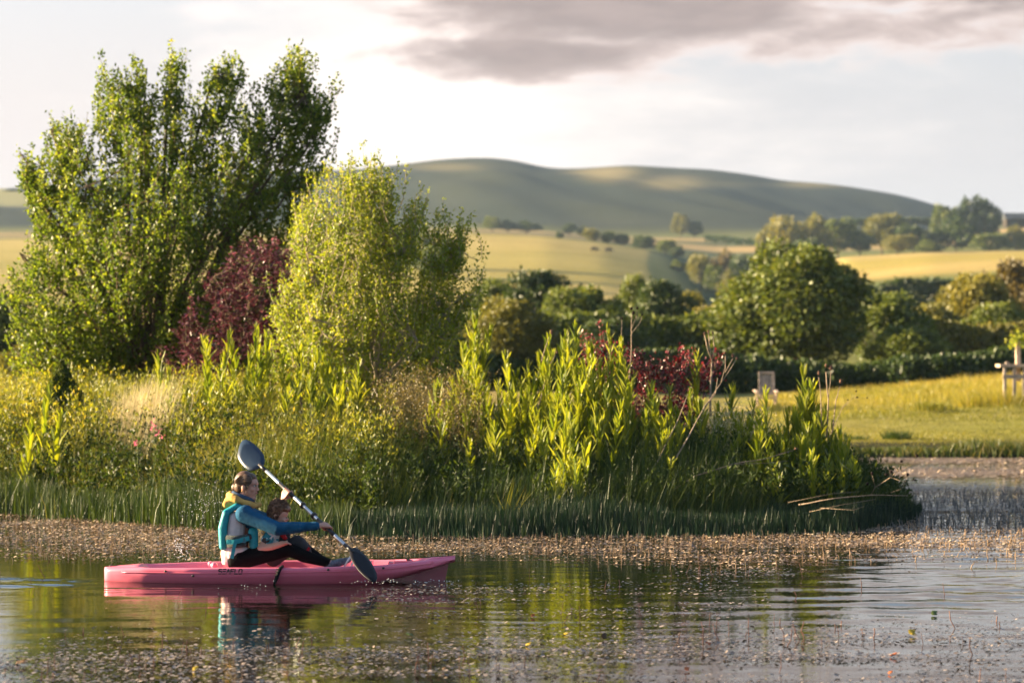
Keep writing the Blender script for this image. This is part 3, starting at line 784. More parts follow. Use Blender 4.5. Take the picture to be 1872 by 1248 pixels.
for ci, (pts, phrase, gname) in enumerate(clumps):
    if ci in EXTRA: pts = pts + EXTRA[ci]
    pts = sorted(pts); fills = []
    for i, (u, yt, Y) in enumerate(pts):
        if ci == 0: lab = ['low outer stem left of', 'highest stem in the middle of', 'short right-hand stem of'][i] + ' the leafy clump near the left edge'
        else: lab = ORD[i] + ' ' + phrase
        rr = random.Random(ci * 50 + i); tall_plant(u, yt, Y, lab, 'tall leafy plants on the island', 1.15 if (u, yt) == (860, 566) else rr.uniform(.8, 1.05), rr)
        if ci:
            for _ in range(2 if ci in (4, 6, 7) else 1):
                du = rr.uniform(-22, 22); dy = rr.uniform(22, 85) if ci > 2 else rr.uniform(10, 45); Yn = max(float(np.interp(u, *IYF)) + .5, Y - rr.uniform(.1, .9))
                if u + du > 1572 or yt + dy > 875: continue
                fills.append((u + du, tall_plant(u + du, yt + dy, Yn, FILL[ci], 'shorter leafy stems between the tall ones', rr.uniform(.7, .95), rr)))
    for k, (_, o) in enumerate(sorted(fills, key=lambda q: q[0])): o['label'] = ORD[k] + ' from left of the ' + FILL[ci]

# ------------------------------------------------------------------ dead stalks and seed heads


def stalk(label, pts, r0, r1, heads=(), mat='deadstem', hm='teasel', name='dead_stalk', cat='stalk', group='dead stalks and seed heads on the island', branches=()):
    """pts: list of (px,py,Y); heads: (px,py,Y,radius,length)"""
    P = [at(*p) for p in pts]; t = thing(name, label, cat, P[0], group)
    # smooth the line a little
    pp = [P[0]]
    for i in range(len(P) - 1):
        for q in (.33, .66, 1.0): pp.append(P[i].lerp(P[i + 1], q) + Vector((random.uniform(-1, 1), random.uniform(-1, 1), random.uniform(-1, 1))) * .004)
    n = len(pp); mb = MB().tube(pp, [r0 + (r1 - r0) * i / (n - 1) for i in range(n)], 6)
    mb.build('stem', M[mat], t)
    for b in branches:
        MB().tube([at(*q) for q in b], [r1 * .95, r1 * .7][:1] * 1 + [r1 * .7] * (len(b) - 1), 5).build('branch', M[mat], t)
    for (x, y, Y, r, L) in heads:
        c = at(x, y, Y); mb = MB()
        mb.ell(c, (r, r, L), nu=10, nv=8)
        for k in range(14):
            a = random.uniform(0, 6.28); z = random.uniform(-.8, .9); q = math.sqrt(max(0, 1 - z * z))
            d = Vector((math.cos(a) * q, math.sin(a) * q, z)); b0 = c + Vector((d.x * r, d.y * r, d.z * L))
            mb.tube([b0, b0 + (d + Vector((0, 0, .5))) * r * .7], [r * .13, .0004], 3, cap=False)
        mb.build('seed_head', M[hm], t)
    return t


stalk('long pale dead stalk leaning right with forked seed heads in front of the red shrub', [(1198, 915, 27.6), (1240, 830, 27.9), (1290, 742, 28.2), (1318, 700, 28.4)], .010, .006,
      [(1325, 645, 28.6, .014, .018), (1340, 650, 28.6, .016, .018), (1347, 655, 28.6, .014, .016)],
      branches=[[(1318, 700, 28.4), (1326, 672, 28.5), (1326, 650, 28.6)], [(1326, 680, 28.5), (1340, 655, 28.6)], [(1318, 700, 28.4), (1335, 675, 28.5), (1346, 657, 28.6)], [(1290, 742, 28.2), (1308, 720, 28.3), (1312, 690, 28.3)]])
stalk('thinner dead stalk leaning parallel to the forked one on its left', [(1168, 895, 27.8), (1205, 838, 28), (1238, 770, 28.3), (1258, 720, 28.5)], .009, .004, [(1259, 712, 28.5, .008, .02)])
stalk('low curved pale stalk bending right across the dark undergrowth', [(1220, 902, 27.4), (1270, 870, 27.3), (1340, 848, 27.3), (1400, 838, 27.4), (1452, 822, 27.5)], .008, .003, [(1455, 820, 27.5, .02, .012)],
      branches=[[(1340, 848, 27.3), (1400, 846, 27.3), (1440, 842, 27.4)], [(1270, 870, 27.3), (1300, 862, 27.3), (1312, 842, 27.3)]])
stalk('bundle of three upright dead stalks with buds above the right of the red shrub', [(1298, 760, 30.0), (1300, 690, 30.1), (1302, 660, 30.1)], .014, .008,
      [(1288, 610, 30.2, .012, .02), (1295, 606, 30.2, .012, .02), (1303, 608, 30.2, .012, .02)],
      branches=[[(1302, 660, 30.1), (1294, 640, 30.1), (1288, 612, 30.2)], [(1302, 665, 30.1), (1298, 640, 30.1), (1295, 608, 30.2)], [(1302, 660, 30.1), (1306, 635, 30.1), (1303, 610, 30.2)]])
stalk('tall thin stalk with the highest group of dark seed heads above the red shrub', [(1150, 700, 30.4), (1154, 640, 30.5), (1155, 575, 30.6)], .008, .004,
      [(1154, 564, 30.6, .017, .02), (1158, 572, 30.6, .02, .026), (1165, 563, 30.6, .015, .018), (1174, 575, 30.6, .014, .016)],
      branches=[[(1154, 610, 30.5), (1170, 590, 30.6), (1174, 578, 30.6)], [(1155, 600, 30.5), (1163, 580, 30.6), (1165, 566, 30.6)]], hm='darkhead')
stalk('thin stalk with two small dark heads left of the highest seed heads', [(1133, 690, 30.2), (1135, 630, 30.3), (1137, 585, 30.3)], .006, .003, [(1137, 582, 30.3, .012, .016), (1129, 593, 30.3, .010, .013)], hm='darkhead')
stalk('slanting stalk with a brown head right of the middle spike', [(975, 720, 29.4), (992, 650, 29.6), (1004, 615, 29.7)], .007, .004, [(1008, 607, 29.7, .018, .03), (1000, 668, 29.6, .012, .02)])
stalk('slender stalk with one small pinkish bud in the green stems', [(985, 740, 29.0), (1003, 672, 29.2), (1016, 648, 29.3)], .005, .003, [(1018, 644, 29.3, .012, .013)])
stalk('pair of teasel stems with pinkish heads above the right end plants', [(1511, 800, 28.8), (1514, 730, 28.9), (1510, 680, 29.0)], .010, .006,
      [(1510, 668, 29.0, .014, .026), (1519, 672, 29.0, .026, .030)], branches=[[(1514, 730, 28.9), (1518, 700, 29.0), (1519, 678, 29.0)]])
stalk('short teasel with one narrow head left of the paired teasels', [(1502, 780, 28.7), (1500, 720, 28.8), (1497, 690, 28.8)], .006, .004, [(1497, 682, 28.8, .016, .028)])
stalk('teasel leaning right with a single round head right of the paired teasels', [(1522, 790, 28.7), (1528, 730, 28.8), (1536, 706, 28.9)], .007, .004, [(1537, 697, 28.9, .019, .024)])
stalk('wispy stalk carrying four tiny dark heads over the sunny meadow', [(1515, 800, 28.4), (1540, 745, 28.6), (1562, 725, 28.7)], .004, .002,
      [(1550, 731, 28.6, .010, .008), (1567, 726, 28.7, .013, .009), (1565, 715, 28.7, .010, .008), (1585, 727, 28.7, .008, .007)],
      branches=[[(1540, 745, 28.6), (1550, 733, 28.6)], [(1562, 728, 28.7), (1566, 717, 28.7)], [(1562, 728, 28.7), (1585, 728, 28.7)]], hm='darkhead')
stalk('drooping dead stems with black heads hanging over the weed right of the island', [(1585, 915, 27.8), (1600, 890, 27.6), (1628, 872, 27.4), (1640, 862, 27.3)], .006, .003,
      [(1594, 865, 27.5, .014, .022), (1586, 884, 27.5, .013, .018), (1620, 867, 27.4, .02, .012), (1629, 862, 27.4, .016, .02), (1659, 867, 27.3, .015, .020), (1672, 877, 27.3, .02, .01), (1648, 843, 27.3, .016, .014), (1676, 833, 27.3, .02, .016)],
      branches=[[(1600, 890, 27.6), (1596, 875, 27.5), (1594, 868, 27.5)], [(1628, 872, 27.4), (1650, 880, 27.3), (1672, 878, 27.3)], [(1628, 900, 27.4), (1650, 892, 27.3), (1659, 870, 27.3)], [(1640, 862, 27.3), (1646, 850, 27.3)], [(1640, 862, 27.3), (1665, 850, 27.3), (1675, 836, 27.3)]], hm='darkhead')
stalk('long pale reeds lying flat over the dark shore at the island tip', [(1460, 922, 26.6), (1520, 912, 26.4), (1590, 904, 26.5), (1660, 906, 26.6)], .008, .003, (),
      branches=[[(1480, 935, 26.4), (1540, 922, 26.3), (1600, 912, 26.4)], [(1500, 928, 26.4), (1560, 932, 26.2), (1580, 925, 26.2)], [(1440, 918, 26.6), (1520, 902, 26.6), (1570, 898, 26.7)]], name='fallen_reed', cat='reeds')

# tall brown post-like dead stem behind the plants
stalk('dark brown dead stem standing in the green plants left of the golden shrub', [(553, 760, 30.6), (549, 700, 30.7), (547, 665, 30.8)], .022, .012, (), mat='bark')

# pink flowers
for k, (lab, pts) in enumerate([('loose pink flower head in the grass above left of the paddle', [(282, 778), (290, 786), (276, 772), (286, 793), (294, 798), (279, 783)]),
                                ('single small pink flower left of the larger pink flower head', [(252, 812), (249, 808)])]):
    c = at(pts[0][0], pts[0][1], 28.6); t = thing('pink_flower', lab, 'flower', at(pts[0][0], 860, 28.6), 'pink flowers in the grass')
    MB().tube([at(pts[0][0], 860, 28.6), c], [.004, .002], 4).build('stem', M['stem'], t)
    P = np.array([list(at(x + rng.normal(0, 2), y + rng.normal(0, 2), 28.6 + rng.normal(0, .02))) for x, y in pts for _ in range(7)])
    V, T = leaves_np(P, rng.normal(size=P.shape), np.full(len(P), .032), np.full(len(P), .020))
    if 'petal' not in M: M['petal'] = leafmat('pink_petals', [(.5, .12, .2), (.6, .18, .28), (.7, .28, .36)], .4, tcol=(1.2, .8, .9))
    mesh_np('petals', V, T, M['petal'], np.repeat(rng.random(len(P)), 2), parent=t)['kind'] = 'stuff'

# mossy stump
st = MB(); prof = [(0, .36), (.15, .34), (.35, .27), (.6, .19), (.8, .11), (.93, .05), (1.0, .01)]
c0 = at(120, 752, 32.0); Hs = .74; V = []; Fc = []; n = 26; K_ = 14
for j in range(n):
    q = j / (n - 1); r = np.interp(q, [p_[0] for p_ in prof], [p_[1] for p_ in prof]) * .85
    for i in range(K_ * 2):
        a = math.pi * i / K_; rr = r * (1 + .16 * math.sin(3 * a + q * 5) + .10 * math.sin(7 * a - q * 9) + .05 * math.sin(13 * a + 20 * q))
        V.append((c0.x + rr * math.cos(a) - .05 * q, c0.y + rr * math.sin(a), c0.z - .1 + Hs * q))
k2 = K_ * 2
for j in range(n - 1):
    for i in range(k2): Fc.append((j * k2 + i, j * k2 + (i + 1) % k2, (j + 1) * k2 + (i + 1) % k2, (j + 1) * k2 + i))
st.add(V, Fc)
stump = st.build('mossy_stump', principled('moss', (.035, .055, .012), .95, .1, bump=1.0, bscale=22, var=.6, vscale=10, dirt=(.04, .03, .015)))
tag(stump, 'pointed stump wrapped in dark moss below the big tree on the left', 'stump')
P = np.array(V)[rng.integers(0, len(V), 5000)] + rng.normal(0, .012, (5000, 3)); D = P - np.array([c0.x, c0.y, c0.z + .2]) + rng.normal(0, .1, P.shape)
V2, T2 = leaves_np(P, D, np.full(5000, .03), np.full(5000, .018))
mo = mesh_np('moss', V2, T2, M['herb_green'], np.repeat(rng.uniform(.2, 1, 5000), 2)); mo.parent = stump; mo['kind'] = 'stuff'

# ------------------------------------------------------------------ far trees: a few crowns built once, then copied


def crown_proto(seed, nl, nleaf, leaf, flat=1.0, upright=False):
    r = np.random.default_rng(seed); P = []; D = []; T = []
    lobes = [(0, 0, .52, .30)]
    for i in range(nl):
        a = r.uniform(0, 6.28); e = r.uniform(-.5, 1.2); d = r.uniform(.2, .37)
        lobes.append((math.cos(a) * d * math.cos(e) * 1.12, math.sin(a) * d * math.cos(e) * 1.12, .50 + math.sin(e) * .34, r.uniform(.07, .17)))
    for (x, y, z, rad) in lobes:
        n = int(nleaf * rad ** 2 / sum(l[3] ** 2 for l in lobes)); d = unit(r.normal(size=(n, 3)))
        rr = rad * r.uniform(.72, 1.04, n)[:, None] * (1 + .16 * np.sin(d[:, :1] * 9 + seed) * np.cos(d[:, 2:] * 8 + d[:, 1:2] * 6))
        p_ = np.array([x, y, z]) + d * rr; P.append(p_); D.append(d * .5 + r.normal(size=(n, 3)) * .7)
        T.append(np.clip(r.normal(.4, .15, n) + .3 * d[:, 2] * .4, 0, 1))
    P = np.concatenate(P); D = np.concatenate(D); T = np.concatenate(T)
    k = P[:, 2] > .05; P, D, T = P[k], D[k], T[k]
    P[:, :2] *= .5 / np.quantile(np.abs(P[:, 0]), .995); P[:, 2] = .02 + (P[:, 2] - .05) * .98 / (np.quantile(P[:, 2], .999) - .05)
    global rng
    sv = rng; rng = r
    V, Fc = leaves_np(P, D, leaf * r.uniform(.7, 1.3, len(P)), leaf * .62 * r.uniform(.7, 1.3, len(P)))
    rng = sv
    return mesh_np('crown', V, Fc, M['far_dark'], np.repeat(T, 2), link=False)


def trunk_proto(seed):
    r = random.Random(seed); mb = MB(); mb.tube([(0, 0, -.03), (.005, 0, .15), (-.01, .01, .4), (0, 0, .7)], [.035, .026, .018, .006], 7)
    for i in range(6):
        a = r.uniform(0, 6.28); z = r.uniform(.14, .45)
        mb.tube([(0, 0, z), (math.cos(a) * .16, math.sin(a) * .16, z + .14), (math.cos(a) * .3, math.sin(a) * .3, z + .25)], [.014, .009, .003], 4)
    return mb.mesh('trunk', M['bark'])


CR_N = [crown_proto(50 + i, 26, 11000, .046) for i in range(3)]
CR_F = [crown_proto(70 + i, 14, 2600, .085) for i in range(4)]
CR_H = [crown_proto(90 + i, 46, 26000, .034) for i in range(2)]
TR = [trunk_proto(i) for i in range(3)]


def far_tree(u, yt, yb, w, Y, mat, label, near=0, name='tree', group=None, deep=1.0):
    z1 = CH - (yt - HY) / F * Y; z0 = CH - (yb - HY) / F * Y; zg = hz(u, Y)
    z0 = min(z0, zg + .15 * (z1 - zg)) if near else z0
    zb = min(z0, zg) if zg < z0 else z0
    x = (u - CX) / F * Y; W = w / F * Y * (1.08 if group != G1 else 1.32 if w < 200 else 1.12); H = z1 - zb
    t = thing(name, label, 'tree' if name != 'bush' else 'bush', (x, Y, zb), group)
    cr = bpy.data.objects.new('crown', random.choice((CR_F, CR_N, CR_H)[near])); COL.objects.link(cr); cr.parent = t
    cr.scale = (W, W * deep, H * 1.03); cr.rotation_euler = (0, 0, random.choice([0, math.pi]) + random.uniform(-.35, .35))
    cr.material_slots[0].link = 'OBJECT'; cr.material_slots[0].material = M[mat]
    tr = bpy.data.objects.new('trunk', random.choice(TR)); COL.objects.link(tr); tr.parent = t; tr.scale = (W * .8, W * .8, H)
    return t


G1 = 'trees in the hedgerow belt behind the meadow'; G2 = 'small distant trees between the fields'; G3 = 'trees along the far right slope'
far_tree(1455, 455, 712, 265, 95, 'far_mid', 'large round dark green tree standing above the hedge right of centre', 2, group=G1)
far_tree(1352, 545, 712, 90, 98, 'far_olive', 'lighter leafy tree against the left side of the large round tree', 1, group=G1)
far_tree(1612, 540, 700, 140, 100, 'far_mid', 'low spreading green tree against the right side of the large round tree', 1, group=G1)
far_tree(1700, 562, 690, 110, 112, 'far_olive', 'small olive tree between the spreading tree and the domed willow', 1, group=G1)
far_tree(1778, 508, 690, 130, 118, 'far_gold', 'golden domed willow with soft outline near the right edge', 1, group=G1)
far_tree(1862, 485, 690, 120, 125, 'far_brown', 'brownish tree cut by the right edge above the table', 1, group=G1)
far_tree(1825, 560, 690, 110, 108, 'far_mid', 'dark green tree below the brownish one at the right', 1, group=G1)
far_tree(1655, 600, 705, 120, 92, 'far_mid', 'bushy green crown hanging over the hedge right of the round tree', 1, group=G1)
far_tree(930, 552, 700, 150, 80, 'far_olive', 'smooth pale green rounded bush right of the golden shrub', 2, name='bush', group=G1)
far_tree(895, 518, 660, 80, 112, 'far_mid', 'tree showing just right of the golden shrub', 1, group=G1)
far_tree(985, 503, 690, 130, 108, 'far_dark', 'dark tree behind the smooth rounded bush', 1, group=G1)
far_tree(1060, 532, 700, 130, 100, 'far_mid', 'mid green tree above the highest green stems', 1, group=G1)
far_tree(1160, 512, 690, 62, 118, 'far_mid', 'narrow upright tree left of the dark seed heads', 1, group=G1)
far_tree(1212, 520, 690, 90, 112, 'far_dark', 'ragged dark tree right of the dark seed heads', 1, group=G1)
far_tree(1258, 540, 690, 70, 116, 'far_olive', 'yellowish tree left of the pale leafy tree', 1, group=G1)
far_tree(1302, 565, 700, 80, 104, 'far_gold', 'golden low tree just left of the large round tree', 1, group=G1)
far_tree(1110, 590, 705, 110, 92, 'far_dark', 'low dark tree behind the tips of the green stems', 1, group=G1)
far_tree(10, 545, 720, 90, 70, 'far_dark', 'dark bush at the far left edge behind the big tree', 1, name='bush', group=G1)
far_tree(75, 630, 730, 110, 62, 'far_olive', 'low olive bush behind the mossy stump', 1, name='bush', group=G1)
far_tree(190, 560, 730, 240, 58, 'far_mid', 'green thicket low behind the big tree', 1, name='bush', group=G1)
far_tree(430, 560, 730, 260, 60, 'far_dark', 'dark thicket behind the purple maple', 1, name='bush', group=G1)
far_tree(700, 560, 720, 240, 64, 'far_mid', 'green thicket behind the golden shrub', 1, name='bush', group=G1)
# hedge trees of the middle distance
for (u, yt, yb, w, Y, mt, lab) in [
        (1083, 418, 447, 30, 720, 'far_olive', 'left round tree of the row on top of the golden field'),
        (1110, 425, 450, 26, 720, 'far_mid', 'second tree of the row on top of the golden field'),
        (1138, 428, 452, 26, 720, 'far_dark', 'third tree of the row on top of the golden field'),
        (1178, 432, 460, 42, 705, 'far_dark', 'broad dark tree ending the row on the golden field'),
        (1216, 440, 466, 34, 700, 'far_mid', 'mid green tree right of the broad dark field tree'),
        (1238, 450, 474, 26, 690, 'far_dark', 'small dark tree at the corner of the golden field'),
        (1022, 424, 438, 16, 690, 'far_dark', 'tiny lone tree standing on the golden field edge'),
        (1245, 393, 428, 32, 1000, 'far_olive', 'taller tree of the lone pair under the hill'),
        (1270, 405, 428, 26, 1000, 'far_dark', 'shorter dark tree of the lone pair under the hill'),
        (900, 397, 420, 30, 930, 'far_mid', 'small tree at the left end of the far hedge'),
        (928, 403, 421, 32, 930, 'far_dark', 'dark clump at the start of the far hedge'),
        (962, 405, 424, 52, 930, 'far_dark', 'long low dark clump in the far hedge'),
        (1040, 410, 427, 24, 930, 'far_dark', 'round dark tree at the right of the far hedge'),
        (1066, 414, 430, 20, 930, 'far_mid', 'last small tree of the far hedge'),
        (1280, 468, 515, 44, 520, 'far_olive', 'upper tree of the group in the gully'),
        (1322, 462, 515, 60, 560, 'far_brown', 'brownish tree at the top of the gully'),
        (1308, 488, 522, 40, 505, 'far_mid', 'middle tree of the gully group'),
        (1335, 498, 545, 50, 480, 'far_olive', 'lower pale tree of the gully group'),
        (1362, 470, 520, 50, 540, 'far_dark', 'dark tree right of the gully group'),
        (1240, 476, 500, 30, 600, 'far_mid', 'small bush on the shaded field edge'),
        (1405, 408, 465, 46, 690, 'far_olive', 'leftmost tree of the big grove on the right slope'),
        (1440, 400, 470, 60, 680, 'far_gold', 'pale sunlit tree at the left of the grove'),
        (1485, 397, 470, 80, 690, 'far_olive', 'highest pale round tree of the grove'),
        (1532, 402, 470, 66, 700, 'far_mid', 'darker round tree ending the grove on its right'),
        (1470, 440, 490, 60, 600, 'far_dark', 'dark bush below the pale trees of the grove'),
        (1572, 420, 468, 50, 700, 'far_mid', 'small green tree between the grove and the pine-like trees'),
        (1612, 396, 465, 72, 720, 'far_olive', 'rounded olive tree above the right field'),
        (1640, 432, 468, 60, 650, 'far_olive', 'low bush on the upper edge of the right field'),
        (1670, 412, 465, 70, 700, 'far_dark', 'dark spreading tree above the middle of the right field'),
        (1724, 378, 440, 40, 780, 'far_mid', 'slim tree left of the dark hilltop trees'),
        (1762, 366, 420, 44, 800, 'far_dark', 'left one of the dark trees on the skyline'),
        (1800, 362, 415, 60, 800, 'far_dark', 'highest dark tree on the skyline at the right'),
        (1748, 400, 465, 80, 700, 'far_dark', 'broad dark tree below the skyline trees'),
        (1808, 428, 465, 70, 680, 'far_mid', 'green bush above the right field end'),
        (1858, 415, 465, 56, 700, 'far_olive', 'olive tree at the right edge under the barn'),
        (1700, 440, 468, 50, 660, 'far_mid', 'short bush in the row above the right field'),
        (30, 344, 352, 46, 1500, 'far_dark', 'low dark clump on the left hill top')]:
    far_tree(u, yt, yb, w, Y, mt, lab, 0, group=G3 if u > 1400 else G2)


def hedge(label, pts, n, leaf, mat, width):
    """pts: (u, ytop, ybottom, Y) along the hedge"""
    us = np.array([p_[0] for p_ in pts], float); f = rng.uniform(us[0], us[-1], n)
    yt = np.interp(f, us, [p_[1] for p_ in pts]); yb = np.interp(f, us, [p_[2] for p_ in pts]); Yh = np.interp(f, us, [p_[3] for p_ in pts])
    q = rng.random(n) ** .8; zt = CH - (yt - HY) / F * Yh; zb = CH - (yb - HY) / F * Yh
    bmp_ = 1 + .14 * fbm(f * .02, f * 0, 1.6, 77)
    z = zb + (zt - zb) * q * bmp_; half = width * np.sqrt(np.clip(1 - q ** 3, .05, 1)) * (1 + .25 * fbm(f * .03, z * .8, 1.3, 78))
    side = np.where(rng.random(n) < .75, -1, rng.uniform(-1, 1, n)); Y = Yh + side * half * rng.uniform(.75, 1.05, n)
    P = np.stack([(f - CX) / F * Yh, Y, z], 1); D = rng.normal(size=P.shape); D[:, 2] += .3; D[:, 1] -= .3
    V, T = leaves_np(P, D, leaf * rng.uniform(.7, 1.3, n), leaf * .6 * rng.uniform(.7, 1.3, n))
    o = thing('hedge', label, 'hedge', (P[:, 0].mean(), Yh.mean(), zb.mean()))
    mesh_np('foliage', V, T, M[mat], np.repeat(np.clip(rng.normal(.4, .17, n) + .2 * (q - .6), 0, 1), 2), parent=o)['kind'] = 'stuff'
    mb = MB()
    for k in range(14):
        i = rng.integers(0, n); b = Vector(((f[i] - CX) / F * Yh[i], Yh[i], zb[i] - .1)); mb.tube([b, b + Vector((rng.uniform(-.3, .3), 0, (zt[i] - zb[i]) * .7))], [leaf * .4, leaf * .1], 5)
    mb.build('trunk', M['bark'], o)
    return o


hedge('tall dark hedge running behind the meadow to the right edge', [(1240, 640, 735, 84), (1400, 655, 735, 84), (1560, 668, 722, 84), (1700, 655, 712, 84), (1872, 632, 700, 86), (2300, 620, 690, 88)], 26000, .20, 'far_dark', 1.6)
hedge('dark hedge behind the tall green stems left of the red shrub', [(780, 640, 720, 78), (1000, 650, 720, 80), (1240, 640, 730, 84)], 14000, .2, 'far_dark', 1.5)
hedge('dark shaded hedge along the lower side of the right field', [(1560, 535, 560, 255), (1640, 516, 560, 260), (1760, 512, 555, 265), (1872, 502, 545, 270), (2200, 495, 540, 270)], 9000, .55, 'far_dark', 2.5)
for k_, (u_, Y_, lab_) in enumerate([(800, 415, 'nearest of three field trees half hidden by the golden shrub'), (770, 450, 'middle of three field trees hidden behind the golden shrub'), (745, 485, 'farthest of three field trees behind the golden shrub')]):
    far_tree(u_, HY - (hz(u_, Y_) + 8.5 - CH) / Y_ * F, HY - (hz(u_, Y_) - CH) / Y_ * F, 70, Y_, 'far_mid', lab_, 0, group=G2)
hedge('thin dark hedge line below the hill on the right', [(1560, 402, 412, 900), (1700, 402, 412, 900)], 1500, 1.2, 'far_dark', 3)
hedge('dark field hedge right of the lone pair of trees', [(1290, 432, 440, 950), (1400, 440, 452, 900)], 1500, 1.2, 'far_dark', 3)
hedge('pale sunlit scrub strip in front of the willow on the right', [(1640, 585, 680, 104), (1740, 590, 680, 104), (1872, 600, 680, 104)], 7000, .24, 'far_olive', 1.6)
hedge('low green scrub filling the gap under the golden field', [(860, 572, 690, 96), (1100, 580, 690, 98), (1330, 585, 700, 98)], 12000, .24, 'far_mid', 2.0)

# ------------------------------------------------------------------ meadow and bank growth
n = 60000
u = rng.uniform(1380, 2050, n); Y = 46.0 + (rng.random(n) ** 1.3) * 34; x = (u - CX) / F * Y; z = hz_np(u, Y)
H = rng.uniform(.05, .16, n) * (1 + .5 * fbm(x, Y, .7, 91)) + .22 * sm(fbm(x, Y * .6, .5, 92), .1, .7) * rng.random(n)
H *= .4 + .7 * sm(Y, 52, 64)
V, T = blades_np(np.stack([x, Y, z - .02], 1), H, rng.uniform(.010, .022, n), H * rng.uniform(0, .8, n), rng.uniform(0, 6.28, n))
tt = np.clip(.36 + .34 * sm(Y, 54, 66) + rng.normal(0, .13, n) + .2 * fbm(x, Y * .5, .5, 93), 0, 1)
tag(mesh_np('meadow_grass', V, T, M['meadow'], np.repeat(tt, 3)), 'sunlit yellow-green grass of the far meadow bank', 'grass', kind='stuff')


def tuft(label, u, ytop, ybot, w, Y, mat, n=500, name='grass_tuft', cat='grass tuft', tm=.4):
    z0 = CH - (ybot - HY) / F * Y; H = (ybot - ytop) / F * Y; W = w / F * Y; x0 = (u - CX) / F * Y
    px = rng.normal(0, W * .24, n); py = rng.normal(0, W * .24, n); h = H * rng.uniform(.55, 1.05, n)
    V, T = blades_np(np.stack([x0 + px, Y + py, np.full(n, z0 - .03)], 1), h, rng.uniform(.014, .026, n), h * rng.uniform(.05, .5, n), np.arctan2(py, px) + rng.normal(0, .4, n))
    o = mesh_np(name, V, T, M[mat], np.repeat(np.clip(rng.normal(tm, .18, n), 0, 1), 3)); tag(o, label, cat, 'rough tufts on the far bank'); return o


tuft('dark rounded tuft standing on the far bank right of the island', 1640, 778, 822, 36, 47.5, 'grass_green', 800, tm=.35)
tuft('low dark tuft on the bank just right of the tall plants', 1563, 790, 815, 40, 47.5, 'grass_green', 600, tm=.3)
tuft('wide rough brownish tuft under the table at the right edge', 1835, 700, 760, 110, 60, 'meadow', 1500, tm=.6)
tuft('smaller rough tuft left of the table', 1780, 715, 752, 60, 60, 'meadow', 600, tm=.55)
tuft('rough tuft in the sunny middle of the meadow', 1700, 728, 748, 70, 58, 'meadow', 500, tm=.4)
# bank lip, rough dark overhang
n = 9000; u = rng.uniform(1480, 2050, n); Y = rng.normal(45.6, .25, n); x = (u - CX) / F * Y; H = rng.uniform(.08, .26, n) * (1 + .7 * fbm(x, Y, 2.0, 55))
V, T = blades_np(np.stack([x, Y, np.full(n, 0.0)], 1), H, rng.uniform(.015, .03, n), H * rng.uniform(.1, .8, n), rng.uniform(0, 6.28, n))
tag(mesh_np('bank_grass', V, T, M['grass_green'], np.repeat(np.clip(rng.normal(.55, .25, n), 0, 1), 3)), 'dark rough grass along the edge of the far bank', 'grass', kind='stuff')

# ------------------------------------------------------------------ floating weed
mweed = leafmat('floating_weed', [(.06, .035, .02), (.26, .18, .11), (.48, .35, .22), (.66, .52, .35)], .15, .38, .5, (1, .9, .7))


mweed2 = leafmat('near_floating_weed', [(.03, .025, .02), (.12, .095, .075), (.26, .21, .17), (.42, .34, .27)], .1, .35, .5, (1, .9, .7))


def weed(name, label, n, u0, u1, y0, y1, size, dens, tilt=.12):
    Ymax = CH * F / (y0 - HY); Ymin = CH * F / (y1 - HY)
    Y = rng.uniform(Ymin, Ymax, n); u = rng.uniform(u0, u1, n) * 1.0; w_ = Y / Ymax; k = rng.random(n) < w_; u, Y = u[k], Y[k]
    row = HY + CH * F / Y; x = (u - CX) / F * Y
    k = rng.random(len(u)) < dens(u, row, x, Y); u, Y, x = u[k], Y[k], x[k]; m = len(u)
    k5 = 5; a = rng.uniform(0, 6.28, m)[:, None] + np.arange(k5) * 2 * np.pi / k5
    s = size * rng.uniform(.5, 1.35, m); el_ = rng.uniform(.35, 1.0, m); th = rng.uniform(0, 3.14, m)[:, None]
    r = s[:, None] * rng.uniform(.7, 1.2, (m, k5)); lx = r * np.cos(a); ly = r * np.sin(a) * el_[:, None]
    dx = lx * np.cos(th) - ly * np.sin(th); dy = lx * np.sin(th) + ly * np.cos(th)
    tx = rng.normal(0, tilt, (m, 1)); ty = rng.normal(0, tilt, (m, 1)); big = (rng.random((m, 1)) < .06) * rng.normal(0, .5, (m, 1)); tx = tx + big
    dz = dx * tx + dy * ty; z = np.maximum(.006, .012 + dz) + rng.uniform(0, .01, (m, 1))
    V = np.stack([x[:, None] + dx, Y[:, None] + dy, z], -1).reshape(-1, 3)
    Fc = (np.arange(m)[:, None] * k5 + np.arange(k5)[None]); t = np.clip(rng.normal(.42, .3, m) + .2 * fbm(x, Y, 1.5, 19), 0, 1)
    return tag(mesh_np(name, V, Fc, mweed2 if y0 == 1040 else mweed, t), label, 'water weed', kind='stuff')


def dmain(u, r, x, Y):
    shore = HY + CH * F / (np.interp(u, *IYF) - .3); bot = np.interp(u, [-100, 200, 330, 560, 830, 1000, 1200, 1400, 1560, 1700, 1900], [1018, 1020, 1022, 1022, 1010, 1018, 1030, 1036, 1020, 1022, 1026])
    nz_ = fbm(x, Y * 2.2, 1.4, 23) + .7 * fbm(x * .7, Y * 3.5, 3.2, 24); d = sm(r, 925, 935) * (1 - sm(r + nz_ * 12, bot - 8, bot + 12))
    return d * np.clip(.72 + .6 * nz_ - .35 * sm(r, 985, 1015) - .12 * sm(u, 1560, 1680) * (1 - sm(r, 965, 990)), .03, 1) * (r > shore - 6)


